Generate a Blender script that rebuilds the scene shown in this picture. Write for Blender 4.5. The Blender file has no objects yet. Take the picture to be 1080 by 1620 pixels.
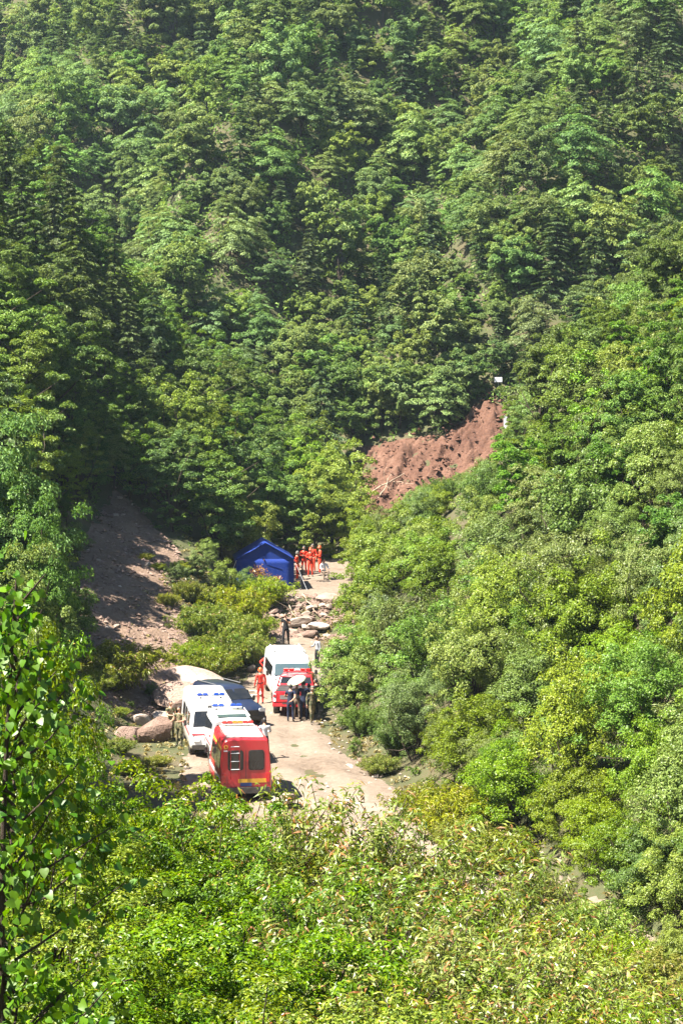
import bpy, bmesh, math, random
import numpy as np
from mathutils import Vector, Matrix

# ---------------------------------------------------------------- camera, sky, sun, exposure
SC = bpy.context.scene
COL = SC.collection
FPX = 3594.0                      # focal length in photo pixels (1080 x 1620)
HORIZON = 560.0                   # photo row of eye level
PITCH = math.atan((810 - HORIZON) / FPX)
cam_d = bpy.data.cameras.new("camera")
cam_d.sensor_fit = 'VERTICAL'
cam_d.sensor_height = 36.0
cam_d.sensor_width = 24.0
cam_d.lens = 36.0 * FPX / 1620.0
cam_d.clip_start = 0.1
cam_d.clip_end = 2000
cam = bpy.data.objects.new("camera", cam_d)
COL.objects.link(cam)
cam.location = (0, 0, 0)
cam.rotation_euler = (math.pi / 2 - PITCH, 0, 0)
SC.camera = cam

SUN_EL = math.radians(58)
SUN_AZ = math.atan2(-0.89, -0.40)         # compass angle from +Y towards +X: the sun stands to the left, a touch behind the camera
world = bpy.data.worlds.new("World")
SC.world = world
world.use_nodes = True
wn = world.node_tree
wn.nodes.clear()
w_out = wn.nodes.new('ShaderNodeOutputWorld')
w_bg = wn.nodes.new('ShaderNodeBackground')
w_sky = wn.nodes.new('ShaderNodeTexSky')
w_sky.sky_type = 'NISHITA'
w_sky.sun_disc = False
w_sky.sun_elevation = SUN_EL
w_sky.sun_rotation = SUN_AZ
w_sky.altitude = 1500
w_bg.inputs['Strength'].default_value = 0.052
wn.links.new(w_sky.outputs[0], w_bg.inputs[0])
wn.links.new(w_bg.outputs[0], w_out.inputs[0])

sun_d = bpy.data.lights.new("sun", 'SUN')
sun_d.energy = 5.0
sun_d.angle = math.radians(0.53)
sun_d.color = (1.0, 0.94, 0.84)
sun = bpy.data.objects.new("sun", sun_d)
COL.objects.link(sun)
to_sun = Vector((math.sin(SUN_AZ) * math.cos(SUN_EL), math.cos(SUN_AZ) * math.cos(SUN_EL), math.sin(SUN_EL)))
sun.rotation_euler = to_sun.to_track_quat('Z', 'Y').to_euler()
sun.location = (-60, 60, 120)

vs = SC.view_settings
vs.view_transform = 'Standard'
vs.look = 'None'
vs.gamma = 1.0
vs.use_curve_mapping = False
vs.exposure = 2.3
SC.cycles.max_bounces = 8
SC.cycles.diffuse_bounces = 3
SC.cycles.transmission_bounces = 5
SC.cycles.volume_bounces = 1
SC.cycles.use_denoising = True

# ---------------------------------------------------------------- small helpers
rng = np.random.default_rng(7)
random.seed(7)

def tag(o, label=None, cat=None, group=None, kind=None):
    if label: o['label'] = label
    if cat: o['category'] = cat
    if group: o['group'] = group
    if kind: o['kind'] = kind
    return o

def link(name, data, parent=None, loc=(0, 0, 0), rot=(0, 0, 0)):
    o = bpy.data.objects.new(name, data)
    COL.objects.link(o)
    o.location = loc
    o.rotation_euler = rot
    if parent: o.parent = parent
    return o

def empty(name, loc=(0, 0, 0), rz=0.0):
    o = link(name, None, None, loc, (0, 0, rz))
    o.empty_display_size = 0.3
    return o

def mesh_np(name, V, F, mats=(), smooth=False, idx=None):
    """F: (n,k) int array (all polygons with k corners)"""
    V = np.asarray(V, dtype=np.float32); F = np.asarray(F, dtype=np.int32)
    me = bpy.data.meshes.new(name)
    n, k = F.shape
    me.vertices.add(len(V)); me.loops.add(n * k); me.polygons.add(n)
    me.vertices.foreach_set('co', V.ravel())
    me.loops.foreach_set('vertex_index', F.ravel())
    me.polygons.foreach_set('loop_start', np.arange(0, n * k, k, dtype=np.int32))
    me.polygons.foreach_set('use_smooth', np.full(n, smooth))
    for m in mats: me.materials.append(m)
    if idx is not None: me.polygons.foreach_set('material_index', np.asarray(idx, dtype=np.int32))
    me.update(calc_edges=True)
    me.validate()
    return me

def bm_mesh(name, bm, mats=(), smooth=False):
    me = bpy.data.meshes.new(name)
    bmesh.ops.recalc_face_normals(bm, faces=bm.faces)
    if smooth:
        for f in bm.faces: f.smooth = True
    bm.to_mesh(me); bm.free()
    for m in mats: me.materials.append(m)
    return me

# value noise, vectorised
def _hash(ix, iy, iz, seed):
    h = (ix * 374761393 + iy * 668265263 + iz * 2147483647 + seed * 974711) & 0xffffffff
    h = ((h ^ (h >> 13)) * 1274126177) & 0xffffffff
    h = h ^ (h >> 16)
    return (h & 0xffffff) / float(0xffffff)

def vnoise(x, y, z=0.0, seed=0):
    x, y, z = np.broadcast_arrays(np.asarray(x, float), np.asarray(y, float), np.asarray(z, float))
    ix, iy, iz = np.floor(x).astype(np.int64), np.floor(y).astype(np.int64), np.floor(z).astype(np.int64)
    fx, fy, fz = x - ix, y - iy, z - iz
    fx, fy, fz = fx * fx * (3 - 2 * fx), fy * fy * (3 - 2 * fy), fz * fz * (3 - 2 * fz)
    r = 0
    for dx in (0, 1):
        for dy in (0, 1):
            for dz in (0, 1):
                w = (fx if dx else 1 - fx) * (fy if dy else 1 - fy) * (fz if dz else 1 - fz)
                r = r + w * _hash(ix + dx, iy + dy, iz + dz, seed)
    return r * 2 - 1

def fbm(x, y, z=0.0, seed=0, oct=4):
    r = 0; a = 0.5; f = 1.0
    for i in range(oct):
        r = r + a * vnoise(np.asarray(x) * f, np.asarray(y) * f, np.asarray(z) * f, seed + i * 17)
        a *= 0.5; f *= 2.03
    return r

def sstep(a, b, x):
    t = np.clip((np.asarray(x, float) - a) / (b - a), 0, 1)
    return t * t * (3 - 2 * t)

def smax(a, b, k):
    h = np.clip(0.5 + 0.5 * (a - b) / k, 0, 1)
    return b + (a - b) * h + k * h * (1 - h)

# ---------------------------------------------------------------- terrain
XL = ([0, 50, 70, 84, 100, 112, 122, 130, 140, 150, 165, 180], [-9, -9, -9, -8.5, -8.2, -7.6, -6.8, -5.8, -5.0, -4.3, -2.2, -2.0])
XR = ([0, 40, 50, 58, 70, 84, 97, 110, 125, 138, 150, 160, 175, 200], [16, 13.5, 11.2, 8.9, 5.4, 2.7, -0.3, -0.6, -0.5, 0.0, 1.6, 3.6, 7.0, 12.0])
FZ = ([0, 50, 84, 104, 111, 119, 124, 128, 136, 150, 175, 220], [-16.8, -16.7, -16.4, -16.6, -16.5, -15.5, -15.3, -14.0, -13.7, -13.1, -12.2, -12])

def height(x, y, detail=True):
    x = np.asarray(x, float); y = np.asarray(y, float)
    xl = np.interp(y, *XL); xr = np.interp(y, *XR); fz = np.interp(y, *FZ)
    dr = np.maximum(x - xr, 0); dl = np.maximum(xl - x, 0)
    right = 0.80 * np.sqrt(dr * dr + 1.0) - 0.80
    left = (0.92 * np.sqrt(dl * dl + 2.0) - 0.92 * 1.414) * sstep(205, 168, y)
    left = left + 0.28 * np.maximum(dl - 7, 0) * sstep(205, 168, y)
    right = 40 * np.tanh((right + 0.15 * np.maximum(dr - 9, 0)) / 40)
    left = 48 * np.tanh(left / 48)
    bumps = 1.1 * fbm(x / 9, y / 9, seed=3, oct=3)
    off = np.clip((dr + dl) / 4, 0, 1)
    hv = fz + right + left + bumps * off
    hv = hv + 1.2 * np.exp(-(((x + 7.3) / 2.6) ** 2 + ((y - 121) / 5.0) ** 2))
    # fan of scree below a scarp in the left slope
    fan = -15.9 + 0.34 * np.maximum(-8.0 - x, -3) + 0.21 * np.maximum(y - 108, -6)
    m = sstep(-16.8, -13.6, x) * sstep(-6.2, -8.2, x) * sstep(100, 107, y) * sstep(136, 131, y)
    hv = hv + (fan - hv) * m
    # far mountainside, spurs and gullies running down to the left
    s = 0.42 * x + 0.91 * y
    t = 0.91 * x - 0.42 * y
    up = np.maximum(s - 162, 0)
    F = -12 + 0.72 * np.maximum(s - 162, -60)
    calm = 1 - 0.9 * np.exp(-(((x - 7) / 10) ** 2 + ((y - 183) / 12) ** 2))
    F = F + calm * np.clip(up / 25, 0, 1) * (6.2 * np.sin(t / 5.6 + 0.9 + 1.3 * fbm(s / 26, t / 26, seed=9, oct=2)) + 3.2 * fbm(x / 14, y / 14, seed=5, oct=3))
    F = F - 0.50 * np.maximum(-12 - x, 0) * np.clip(up / 30, 0, 1)
    F = 118 * np.tanh(F / 118)
    # the hillside the camera stands on
    hc = -2.0 - 0.25 * np.maximum(y, -30) - 0.10 * np.clip(x, -30, 30) + 0.35 * fbm(x / 3, y / 3, seed=21, oct=3)
    hc = hc - np.maximum(y - 30, 0) * 0.10
    h = smax(hv, F, 3.0)
    h = smax(h, hc, 1.5)
    if detail:
        h = h + 0.10 * fbm(x * 0.9, y * 0.9, seed=31, oct=3) + 0.04 * fbm(x * 4, y * 4, seed=33, oct=2)
    return h

CP, SP = math.cos(PITCH), math.sin(PITCH)
def ray(px, py):
    a, b = (px - 540) / FPX, (810 - py) / FPX
    d = np.array([a, CP + SP * b, -SP + CP * b])
    return d / d[1]                      # per metre of depth

def project(p):
    x, y, z = p[..., 0], p[..., 1], p[..., 2]
    dep = y * CP - z * SP
    upv = y * SP + z * CP
    return 540 + FPX * x / dep, 810 - FPX * upv / dep

def at(px, py, y0=6.0, y1=420.0):
    """ground point seen at a photo pixel when no plants stand in the way"""
    d = ray(px, py)
    ys = np.linspace(y0, y1, 4200)
    hit = np.nonzero(d[2] * ys < height(d[0] * ys, ys))[0]
    yy = ys[hit[0]] if len(hit) else y1
    return np.array([d[0] * yy, yy, height(d[0] * yy, yy)])

def on(px, y):
    """ground point at depth y in the vertical plane of photo column px"""
    x = (px - 540) / FPX * (y * CP + 15 * SP)
    return (x, y, float(height(x, y)))

def inside(poly, x, y):
    x = np.asarray(x, float); y = np.asarray(y, float)
    c = np.zeros(x.shape, bool); n = len(poly)
    for i in range(n):
        (x1, y1), (x2, y2) = poly[i], poly[(i + 1) % n]
        cond = ((y1 > y) != (y2 > y)) & (x < (x2 - x1) * (y - y1) / (y2 - y1 + 1e-12) + x1)
        c ^= cond
    return c

def poly_edge(poly, x, y):
    """distance to a polygon's edge, positive inside"""
    x = np.asarray(x, float); y = np.asarray(y, float)
    d = np.full(x.shape, 1e9); n = len(poly)
    for i in range(n):
        (x1, y1), (x2, y2) = poly[i], poly[(i + 1) % n]
        ex, ey = x2 - x1, y2 - y1
        t = np.clip(((x - x1) * ex + (y - y1) * ey) / (ex * ex + ey * ey + 1e-9), 0, 1)
        d = np.minimum(d, np.hypot(x - x1 - t * ex, y - y1 - t * ey))
    return np.where(inside(poly, x, y), d, -d)

# ---------------------------------------------------------------- materials
def nodes_of(name):
    m = bpy.data.materials.new(name)
    m.use_nodes = True
    nt = m.node_tree
    nt.nodes.clear()
    return m, nt, nt.nodes, nt.links

def mixrgb(nt, fac, a, b, mode='MIX'):
    n = nt.nodes.new('ShaderNodeMix'); n.data_type = 'RGBA'; n.blend_type = mode
    for sock, val in ((n.inputs[0], fac), (n.inputs[6], a), (n.inputs[7], b)):
        if hasattr(val, 'links'): nt.links.new(val, sock)
        elif isinstance(val, (int, float)): sock.default_value = val
        else: sock.default_value = (*val[:3], 1)
    return n.outputs[2]

def mathn(nt, op, a, b=0.0, clamp=False):
    n = nt.nodes.new('ShaderNodeMath'); n.operation = op; n.use_clamp = clamp
    for i, v in enumerate((a, b)):
        if hasattr(v, 'links'): nt.links.new(v, n.inputs[i])
        else: n.inputs[i].default_value = v
    return n.outputs[0]

def leaf_mat(name, c_dark, c_mid, c_light, trans=0.35, gloss=0.06, rough=0.45, tint=0.35, odd=None, odd_share=0.03):
    """foliage: every leaf and every plant a little different in colour; light passes through the blades"""
    m, nt, N, L = nodes_of(name)
    geo = N.new('ShaderNodeNewGeometry'); oi = N.new('ShaderNodeObjectInfo')
    ramp = N.new('ShaderNodeValToRGB')
    e = ramp.color_ramp.elements
    e[0].position = 0.0; e[0].color = (*c_dark, 1)
    e[1].position = 1.0; e[1].color = (*c_light, 1)
    k = ramp.color_ramp.elements.new(0.5); k.color = (*c_mid, 1)
    L.new(geo.outputs['Random Per Island'], ramp.inputs[0])
    # per plant: shift towards a dry yellow green or a blue green, and lighter or darker
    hsv = N.new('ShaderNodeHueSaturation')
    r1 = oi.outputs['Random']
    r2 = mathn(nt, 'FRACT', mathn(nt, 'MULTIPLY', r1, 37.7))
    r3 = mathn(nt, 'FRACT', mathn(nt, 'MULTIPLY', r1, 91.3))
    L.new(mathn(nt, 'ADD', mathn(nt, 'MULTIPLY', r1, 0.10 * tint), 0.5 - 0.05 * tint), hsv.inputs['Hue'])
    L.new(mathn(nt, 'ADD', mathn(nt, 'MULTIPLY', r2, 0.5 * tint), 1.10 - 0.25 * tint), hsv.inputs['Saturation'])
    L.new(mathn(nt, 'ADD', mathn(nt, 'MULTIPLY', r3, 1.0 * tint), 1.0 - 0.5 * tint), hsv.inputs['Value'])
    L.new(ramp.outputs[0], hsv.inputs['Color'])
    col = hsv.outputs[0]
    if odd:
        pick = mathn(nt, 'LESS_THAN', mathn(nt, 'FRACT', mathn(nt, 'MULTIPLY', geo.outputs['Random Per Island'], 53.0)), odd_share)
        col = mixrgb(nt, pick, col, odd)
    di = N.new('ShaderNodeBsdfDiffuse'); tr = N.new('ShaderNodeBsdfTranslucent'); gl = N.new('ShaderNodeBsdfGlossy')
    L.new(col, di.inputs[0])
    L.new(mixrgb(nt, 1.0, col, (1.35, 1.25, 0.55), 'MULTIPLY'), tr.inputs[0])
    gl.inputs['Color'].default_value = (0.9, 0.95, 0.85, 1)
    gl.inputs['Roughness'].default_value = rough
    m1 = N.new('ShaderNodeMixShader'); m1.inputs[0].default_value = trans
    L.new(di.outputs[0], m1.inputs[1]); L.new(tr.outputs[0], m1.inputs[2])
    m2 = N.new('ShaderNodeMixShader'); m2.inputs[0].default_value = gloss
    L.new(m1.outputs[0], m2.inputs[1]); L.new(gl.outputs[0], m2.inputs[2])
    out = N.new('ShaderNodeOutputMaterial'); L.new(m2.outputs[0], out.inputs[0])
    return m

def ground_mat(name, stops, scale=1.0, rough=0.95, bump=0.4, fine=9.0, stretch=(1, 1, 1), obj_var=0.0):
    m, nt, N, L = nodes_of(name)
    tc = N.new('ShaderNodeTexCoord'); mp = N.new('ShaderNodeMapping')
    mp.inputs['Scale'].default_value = stretch
    L.new(tc.outputs['Object'], mp.inputs[0])
    n1 = N.new('ShaderNodeTexNoise'); n1.inputs['Scale'].default_value = 0.35 * scale; n1.inputs['Detail'].default_value = 8; n1.inputs['Roughness'].default_value = 0.65
    n2 = N.new('ShaderNodeTexNoise'); n2.inputs['Scale'].default_value = fine * scale; n2.inputs['Detail'].default_value = 6; n2.inputs['Roughness'].default_value = 0.7
    vo = N.new('ShaderNodeTexVoronoi'); vo.inputs['Scale'].default_value = fine * 0.8 * scale
    for t in (n1, n2, vo): L.new(mp.outputs[0], t.inputs['Vector'])
    f = mathn(nt, 'ADD', mathn(nt, 'MULTIPLY', n1.outputs[0], 0.6), mathn(nt, 'MULTIPLY', n2.outputs[0], 0.4))
    if obj_var:
        oi = N.new('ShaderNodeObjectInfo')
        f = mathn(nt, 'ADD', f, mathn(nt, 'MULTIPLY', mathn(nt, 'SUBTRACT', oi.outputs['Random'], 0.5), obj_var))
    ramp = N.new('ShaderNodeValToRGB')
    e = ramp.color_ramp.elements
    e[0].position = 0.32; e[0].color = (*stops[0], 1); e[1].position = 0.68; e[1].color = (*stops[-1], 1)
    for i, c in enumerate(stops[1:-1]):
        k = e.new(0.32 + 0.36 * (i + 1) / (len(stops) - 1)); k.color = (*c, 1)
    L.new(f, ramp.inputs[0])
    bs = N.new('ShaderNodeBsdfPrincipled'); bs.inputs['Roughness'].default_value = rough
    bs.inputs['Specular IOR Level'].default_value = 0.2
    L.new(ramp.outputs[0], bs.inputs['Base Color'])
    bp = N.new('ShaderNodeBump'); bp.inputs['Strength'].default_value = bump; bp.inputs['Distance'].default_value = 0.08
    L.new(mathn(nt, 'ADD', n2.outputs[0], mathn(nt, 'MULTIPLY', vo.outputs['Distance'], 0.5)), bp.inputs['Height'])
    L.new(bp.outputs[0], bs.inputs['Normal'])
    out = N.new('ShaderNodeOutputMaterial'); L.new(bs.outputs[0], out.inputs[0])
    return m

def paint(name, col, rough=0.35, metal=0.0, coat=0.0, spec=0.5, dust=0.12, dustcol=(0.42, 0.33, 0.25), dscale=3.0):
    """a plain surface with some dust and unevenness on it"""
    m, nt, N, L = nodes_of(name)
    tc = N.new('ShaderNodeTexCoord')
    n1 = N.new('ShaderNodeTexNoise'); n1.inputs['Scale'].default_value = dscale; n1.inputs['Detail'].default_value = 6
    L.new(tc.outputs['Object'], n1.inputs['Vector'])
    fac = mathn(nt, 'MULTIPLY', mathn(nt, 'SUBTRACT', n1.outputs[0], 0.35, True), dust * 3.0, True)
    c = mixrgb(nt, fac, col, dustcol)
    bs = N.new('ShaderNodeBsdfPrincipled')
    L.new(c, bs.inputs['Base Color'])
    L.new(mathn(nt, 'ADD', mathn(nt, 'MULTIPLY', n1.outputs[0], 0.2), rough - 0.08), bs.inputs['Roughness'])
    bs.inputs['Metallic'].default_value = metal
    bs.inputs['Coat Weight'].default_value = coat
    bs.inputs['Specular IOR Level'].default_value = spec
    out = N.new('ShaderNodeOutputMaterial'); L.new(bs.outputs[0], out.inputs[0])
    return m

M = {}
M['soil'] = ground_mat('forest_soil', [(0.036, 0.040, 0.016), (0.052, 0.060, 0.024), (0.075, 0.062, 0.034), (0.105, 0.082, 0.05)], 1.0)
M['road'] = ground_mat('dusty_road', [(0.088, 0.063, 0.045), (0.148, 0.112, 0.083), (0.184, 0.144, 0.110), (0.24, 0.196, 0.155)], 0.8, bump=0.7, fine=5)
M['scree'] = ground_mat('scree_soil', [(0.085, 0.056, 0.038), (0.150, 0.102, 0.072), (0.235, 0.168, 0.122)], 1.2, bump=0.8, fine=6)
M['slide'] = ground_mat('red_clay', [(0.036, 0.017, 0.011), (0.078, 0.038, 0.025), (0.122, 0.064, 0.043), (0.185, 0.115, 0.082)], 1.2, bump=0.9, fine=5)
M['rock'] = ground_mat('pink_rock', [(0.13, 0.085, 0.065), (0.25, 0.175, 0.14), (0.38, 0.29, 0.235)], 1.6, bump=0.7, fine=8, obj_var=0.25)
M['stone'] = ground_mat('pale_stone', [(0.20, 0.15, 0.115), (0.33, 0.265, 0.215), (0.47, 0.40, 0.34)], 2.0, bump=0.6, fine=8, obj_var=0.2)
M['bark'] = ground_mat('bark', [(0.030, 0.022, 0.016), (0.07, 0.052, 0.038), (0.13, 0.10, 0.075)], 6.0, bump=0.8, fine=6, stretch=(1, 1, 0.25))
M['twig'] = ground_mat('dry_wood', [(0.14, 0.10, 0.07), (0.28, 0.21, 0.15), (0.42, 0.33, 0.25)], 6.0, bump=0.4, stretch=(1, 1, 0.3))
# foliage
M['far1'] = leaf_mat('far_broadleaf', (0.068, 0.112, 0.040), (0.148, 0.214, 0.068), (0.240, 0.310, 0.112), 0.32, 0.012, 0.5, 0.55)
M['far2'] = leaf_mat('far_needles', (0.052, 0.092, 0.042), (0.102, 0.152, 0.064), (0.168, 0.220, 0.092), 0.26, 0.012, 0.5, 0.4)
M['mid1'] = leaf_mat('mid_broadleaf', (0.054, 0.098, 0.024), (0.116, 0.180, 0.042), (0.192, 0.264, 0.070), 0.30, 0.015, 0.45, 0.5)
M['mid2'] = leaf_mat('mid_needles', (0.041, 0.069, 0.025), (0.083, 0.121, 0.039), (0.138, 0.178, 0.063), 0.22, 0.02, 0.5, 0.5)
M['shr1'] = leaf_mat('slope_shrub', (0.058, 0.098, 0.018), (0.122, 0.182, 0.034), (0.198, 0.258, 0.060), 0.30, 0.015, 0.4, 0.5)
M['shr2'] = leaf_mat('grey_shrub', (0.056, 0.092, 0.024), (0.116, 0.166, 0.044), (0.190, 0.240, 0.080), 0.28, 0.015, 0.4, 0.45)
M['yel'] = leaf_mat('yellow_green_shrub', (0.090, 0.125, 0.016), (0.175, 0.220, 0.030), (0.260, 0.295, 0.058), 0.34, 0.03, 0.45, 0.5, (0.35, 0.25, 0.12), 0.04)
M['fg1'] = leaf_mat('bright_bush', (0.040, 0.080, 0.008), (0.095, 0.165, 0.014), (0.190, 0.262, 0.026), 0.36, 0.02, 0.4, 0.5, (0.34, 0.26, 0.06), 0.008)
M['fg2'] = leaf_mat('willow_leaf', (0.060, 0.098, 0.016), (0.130, 0.180, 0.030), (0.225, 0.265, 0.066), 0.36, 0.03, 0.4, 0.5, (0.40, 0.22, 0.10), 0.02)
M['pop'] = leaf_mat('poplar_leaf', (0.024, 0.070, 0.005), (0.060, 0.135, 0.010), (0.140, 0.240, 0.018), 0.42, 0.03, 0.45, 0.2)
M['red_tip'] = leaf_mat('reddish_tip', (0.20, 0.09, 0.03), (0.30, 0.15, 0.06), (0.40, 0.26, 0.12), 0.4, 0.06, 0.4, 0.3)
M['dry'] = leaf_mat('dry_grass', (0.16, 0.13, 0.05), (0.26, 0.21, 0.10), (0.36, 0.31, 0.17), 0.3, 0.04, 0.5, 0.3)
M['pale'] = leaf_mat('pale_flowering', (0.07, 0.11, 0.04), (0.13, 0.17, 0.08), (0.26, 0.29, 0.19), 0.3, 0.06, 0.4, 0.2)
M['brt'] = leaf_mat('light_green_leaf', (0.085, 0.130, 0.022), (0.165, 0.230, 0.042), (0.255, 0.320, 0.075), 0.36, 0.015, 0.45, 0.4)
M['under'] = leaf_mat('undergrowth_leaf', (0.040, 0.070, 0.016), (0.075, 0.115, 0.024), (0.125, 0.170, 0.044), 0.24, 0.02, 0.5, 0.1)

# ---------------------------------------------------------------- ground sheet, road, scree, landslide
def ground_axis(parts):
    out = []
    for a, b, step in parts: out += list(np.arange(a, b, step))
    return np.array(out + [parts[-1][1]])

def sheet(name, xs, ys, mat, zfun, keep=None):
    X, Y = np.meshgrid(xs, ys)
    Z = zfun(X, Y)
    V = np.stack([X, Y, Z], -1).reshape(-1, 3)
    nx, ny = len(xs), len(ys)
    i = np.arange(nx * ny).reshape(ny, nx)
    F = np.stack([i[:-1, :-1], i[:-1, 1:], i[1:, 1:], i[1:, :-1]], -1).reshape(-1, 4)
    if keep is not None:
        k = keep(X, Y).reshape(-1)
        F = F[k[F].all(1)]
        used = np.unique(F); re = np.full(len(V), -1); re[used] = np.arange(len(used))
        V = V[used]; F = re[F]
    return mesh_np(name, V, F, [mat], smooth=True)

def wpoly(pts):
    return [tuple(at(px, py)[:2]) for px, py in pts]

ROAD_EDGE = [(45, 12.5, 5.0), (58, 9.7, 2.5), (66, 7.6, 0.5), (74, 5.1, -2.0), (82, 3.0, -5.6), (90, 0.7, -6.3), (98, -0.8, -6.2), (105, -1.0, -5.6), (112, -1.0, -4.9), (118, -1.1, -3.9), (123, -1.2, -3.4)]
_ry = [r[0] for r in ROAD_EDGE]
def road_edge(x, y):
    xr = np.interp(y, _ry, [r[1] for r in ROAD_EDGE]); xl = np.interp(y, _ry, [r[2] for r in ROAD_EDGE])
    w = 0.45 * fbm(np.asarray(y) * 0.8, np.asarray(x) * 0.3, seed=41, oct=4)
    return np.minimum(np.minimum(xr + w - x, x - xl - w), np.minimum(np.asarray(y) - 45, 123.5 - np.asarray(y)))
def road_mask(x, y, grow=0.0): return road_edge(x, y) > -grow
def ledge_edge(x, y):
    w = 0.4 * fbm(np.asarray(y) * 0.8, np.asarray(x) * 0.3, seed=43, oct=4)
    y = np.asarray(y)
    return np.minimum(np.minimum(y - 129.5, 150 - y), np.minimum(x + 5.6 + w, 0.4 + 0.06 * (y - 130) + w - x))
def ledge_mask(x, y, grow=0.0): return ledge_edge(x, y) > -grow
def dive(e, top, width=0.5): return np.where(e > 0, top * np.clip(e / width, 0, 1), np.maximum(e, -1) * 0.5) 
SCREE = wpoly([(178, 770), (215, 800), (300, 895), (262, 905), (282, 960), (318, 1020), (345, 1062), (300, 1085), (262, 1120), (232, 1150), (160, 1105), (150, 1040), (118, 960), (125, 890), (150, 820)])
LIT = [wpoly([(205, 850), (235, 885), (280, 950), (318, 1020), (340, 1058), (262, 1100), (185, 1075), (245, 1010), (215, 950), (190, 880)]), wpoly([(240, 1090), (340, 1050), (420, 1110), (420, 1215), (290, 1200), (230, 1180)]), wpoly([(250, 960), (300, 900), (420, 930), (430, 1010), (330, 1040)]), [(-7.5, 79), (-1, 79), (-1, 98), (-7.5, 98)]]
def shades(x, y, H):
    k = np.linspace(0.2, 1.15, 8) * H
    n = (6, 3, 5, 4)
    return any(inside(p, x + 0.87 * k[:m], y + 0.49 * k[:m]).any() for p, m in zip(LIT, n))
SLIDE = wpoly([(556, 714), (640, 694), (700, 684), (740, 658), (775, 632), (815, 655), (812, 700), (770, 750), (700, 775), (640, 800), (610, 822), (580, 824), (564, 785)])
SLIDE = [(x + 0.0, y + 0.0) for x, y in SLIDE]

GX = ground_axis([(-230, -60, 10), (-60, -30, 2.0), (-30, 30, 0.5), (30, 60, 2.0), (60, 230, 10)])
GY = ground_axis([(-60, 0, 6), (0, 200, 0.5), (200, 330, 1.5), (330, 480, 10)])
tag(link('ground', sheet('ground', GX, GY, M['soil'], height)), 'soil of the wooded valley and mountainside', None, None, 'structure')

def road_z(x, y):
    rut = 0.05 * np.sin((x - np.interp(y, _ry, [(r[1] + r[2]) / 2 for r in ROAD_EDGE])) * 3.3) * 1.0
    return height(x, y) + dive(road_edge(x, y), 0.08) + (rut * 1.1 + 0.09 * fbm(x * 1.5, y * 0.8, seed=51, oct=3)) * np.clip(road_edge(x, y), 0, 1)
tag(link('road', sheet('road', np.arange(-8, 14, 0.22), np.arange(44, 125, 0.22), M['road'], road_z, lambda x, y: road_mask(x, y, 0.6))), 'pale dusty dirt road along the valley floor', None, None, 'structure')
tag(link('dirt_terrace', sheet('dirt_terrace', np.arange(-7, 3, 0.25), np.arange(128, 151, 0.25), M['road'], lambda x, y: height(x, y) + dive(ledge_edge(x, y), 0.06), lambda x, y: ledge_mask(x, y, 0.6))), 'bare dirt terrace around the blue tent', None, None, 'structure')

def scree_z(x, y):
    e = poly_edge(SCREE, x, y) + 0.5 * fbm(x * 0.8, y * 0.8, seed=63, oct=3)
    return height(x, y) + dive(e, 0.10) + 0.16 * fbm(x * 1.4, y * 1.4, seed=61, oct=4) * np.clip(e + 0.3, 0, 1)
tag(link('scree_slope', sheet('scree_slope', np.arange(-17, -4, 0.2), np.arange(98, 142, 0.2), M['scree'], scree_z, lambda x, y: poly_edge(SCREE, x, y) > -1.0)), 'eroded bare scree slope of broken pinkish stone', None, None, 'structure')

def slide_z(x, y):
    s = 0.42 * x + 0.91 * y; t = 0.91 * x - 0.42 * y
    rill = fbm(t * 0.6, s * 0.09, seed=71, oct=5)
    lump = fbm(x * 0.7, y * 0.7, seed=73, oct=5)
    e = poly_edge(SLIDE, x, y) + 0.6 * lump
    return height(x, y) + dive(e, 0.45, 1.5) + np.clip(e / 1.5, 0, 1) * (0.8 * rill + 0.22 * (0.5 - np.abs(fbm(t * 1.6, s * 0.22, seed=77, oct=3))) * 2 + 0.55 * lump + 0.75 * fbm(x * 1.9, y * 1.9, seed=79, oct=5) + 0.12 * np.abs(fbm(x * 2.2, y * 2.2, seed=75, oct=3)))
tag(link('landslide_soil', sheet('landslide_soil', np.arange(-2, 20, 0.12), np.arange(150, 200, 0.15), M['slide'], slide_z, lambda x, y: poly_edge(SLIDE, x, y) > -1.0)), 'fresh red brown landslide soil at the mountain foot', None, None, 'structure')

# ---------------------------------------------------------------- leaves, crowns, trunks
def unit(v):
    return v / np.maximum(np.linalg.norm(v, axis=-1, keepdims=True), 1e-9)

def leaf_cards(P, Nn, size, g, aspect=0.55, fold=0.18, axis=None):
    """rhombic folded leaves: base, side, tip, side"""
    n = len(P)
    Nn = unit(Nn)
    if axis is None:
        a = g.normal(size=(n, 3))
    else:
        a = axis + g.normal(size=(n, 3)) * 0.35
    d = unit(a - (a * Nn).sum(1, keepdims=True) * Nn)
    w = np.cross(Nn, d)
    s = np.broadcast_to(np.asarray(size, float), (n,))[:, None] * (0.7 + 0.6 * g.random((n, 1)))
    V = np.empty((n, 4, 3))
    V[:, 0] = P - d * s * 0.5
    V[:, 1] = P + w * s * aspect * 0.5 + Nn * s * fold - d * s * 0.06
    V[:, 2] = P + d * s * 0.5 - Nn * s * fold * 0.6
    V[:, 3] = P - w * s * aspect * 0.5 + Nn * s * fold - d * s * 0.06
    F = np.arange(n * 4).reshape(n, 4)
    return V.reshape(-1, 3), F

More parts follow.
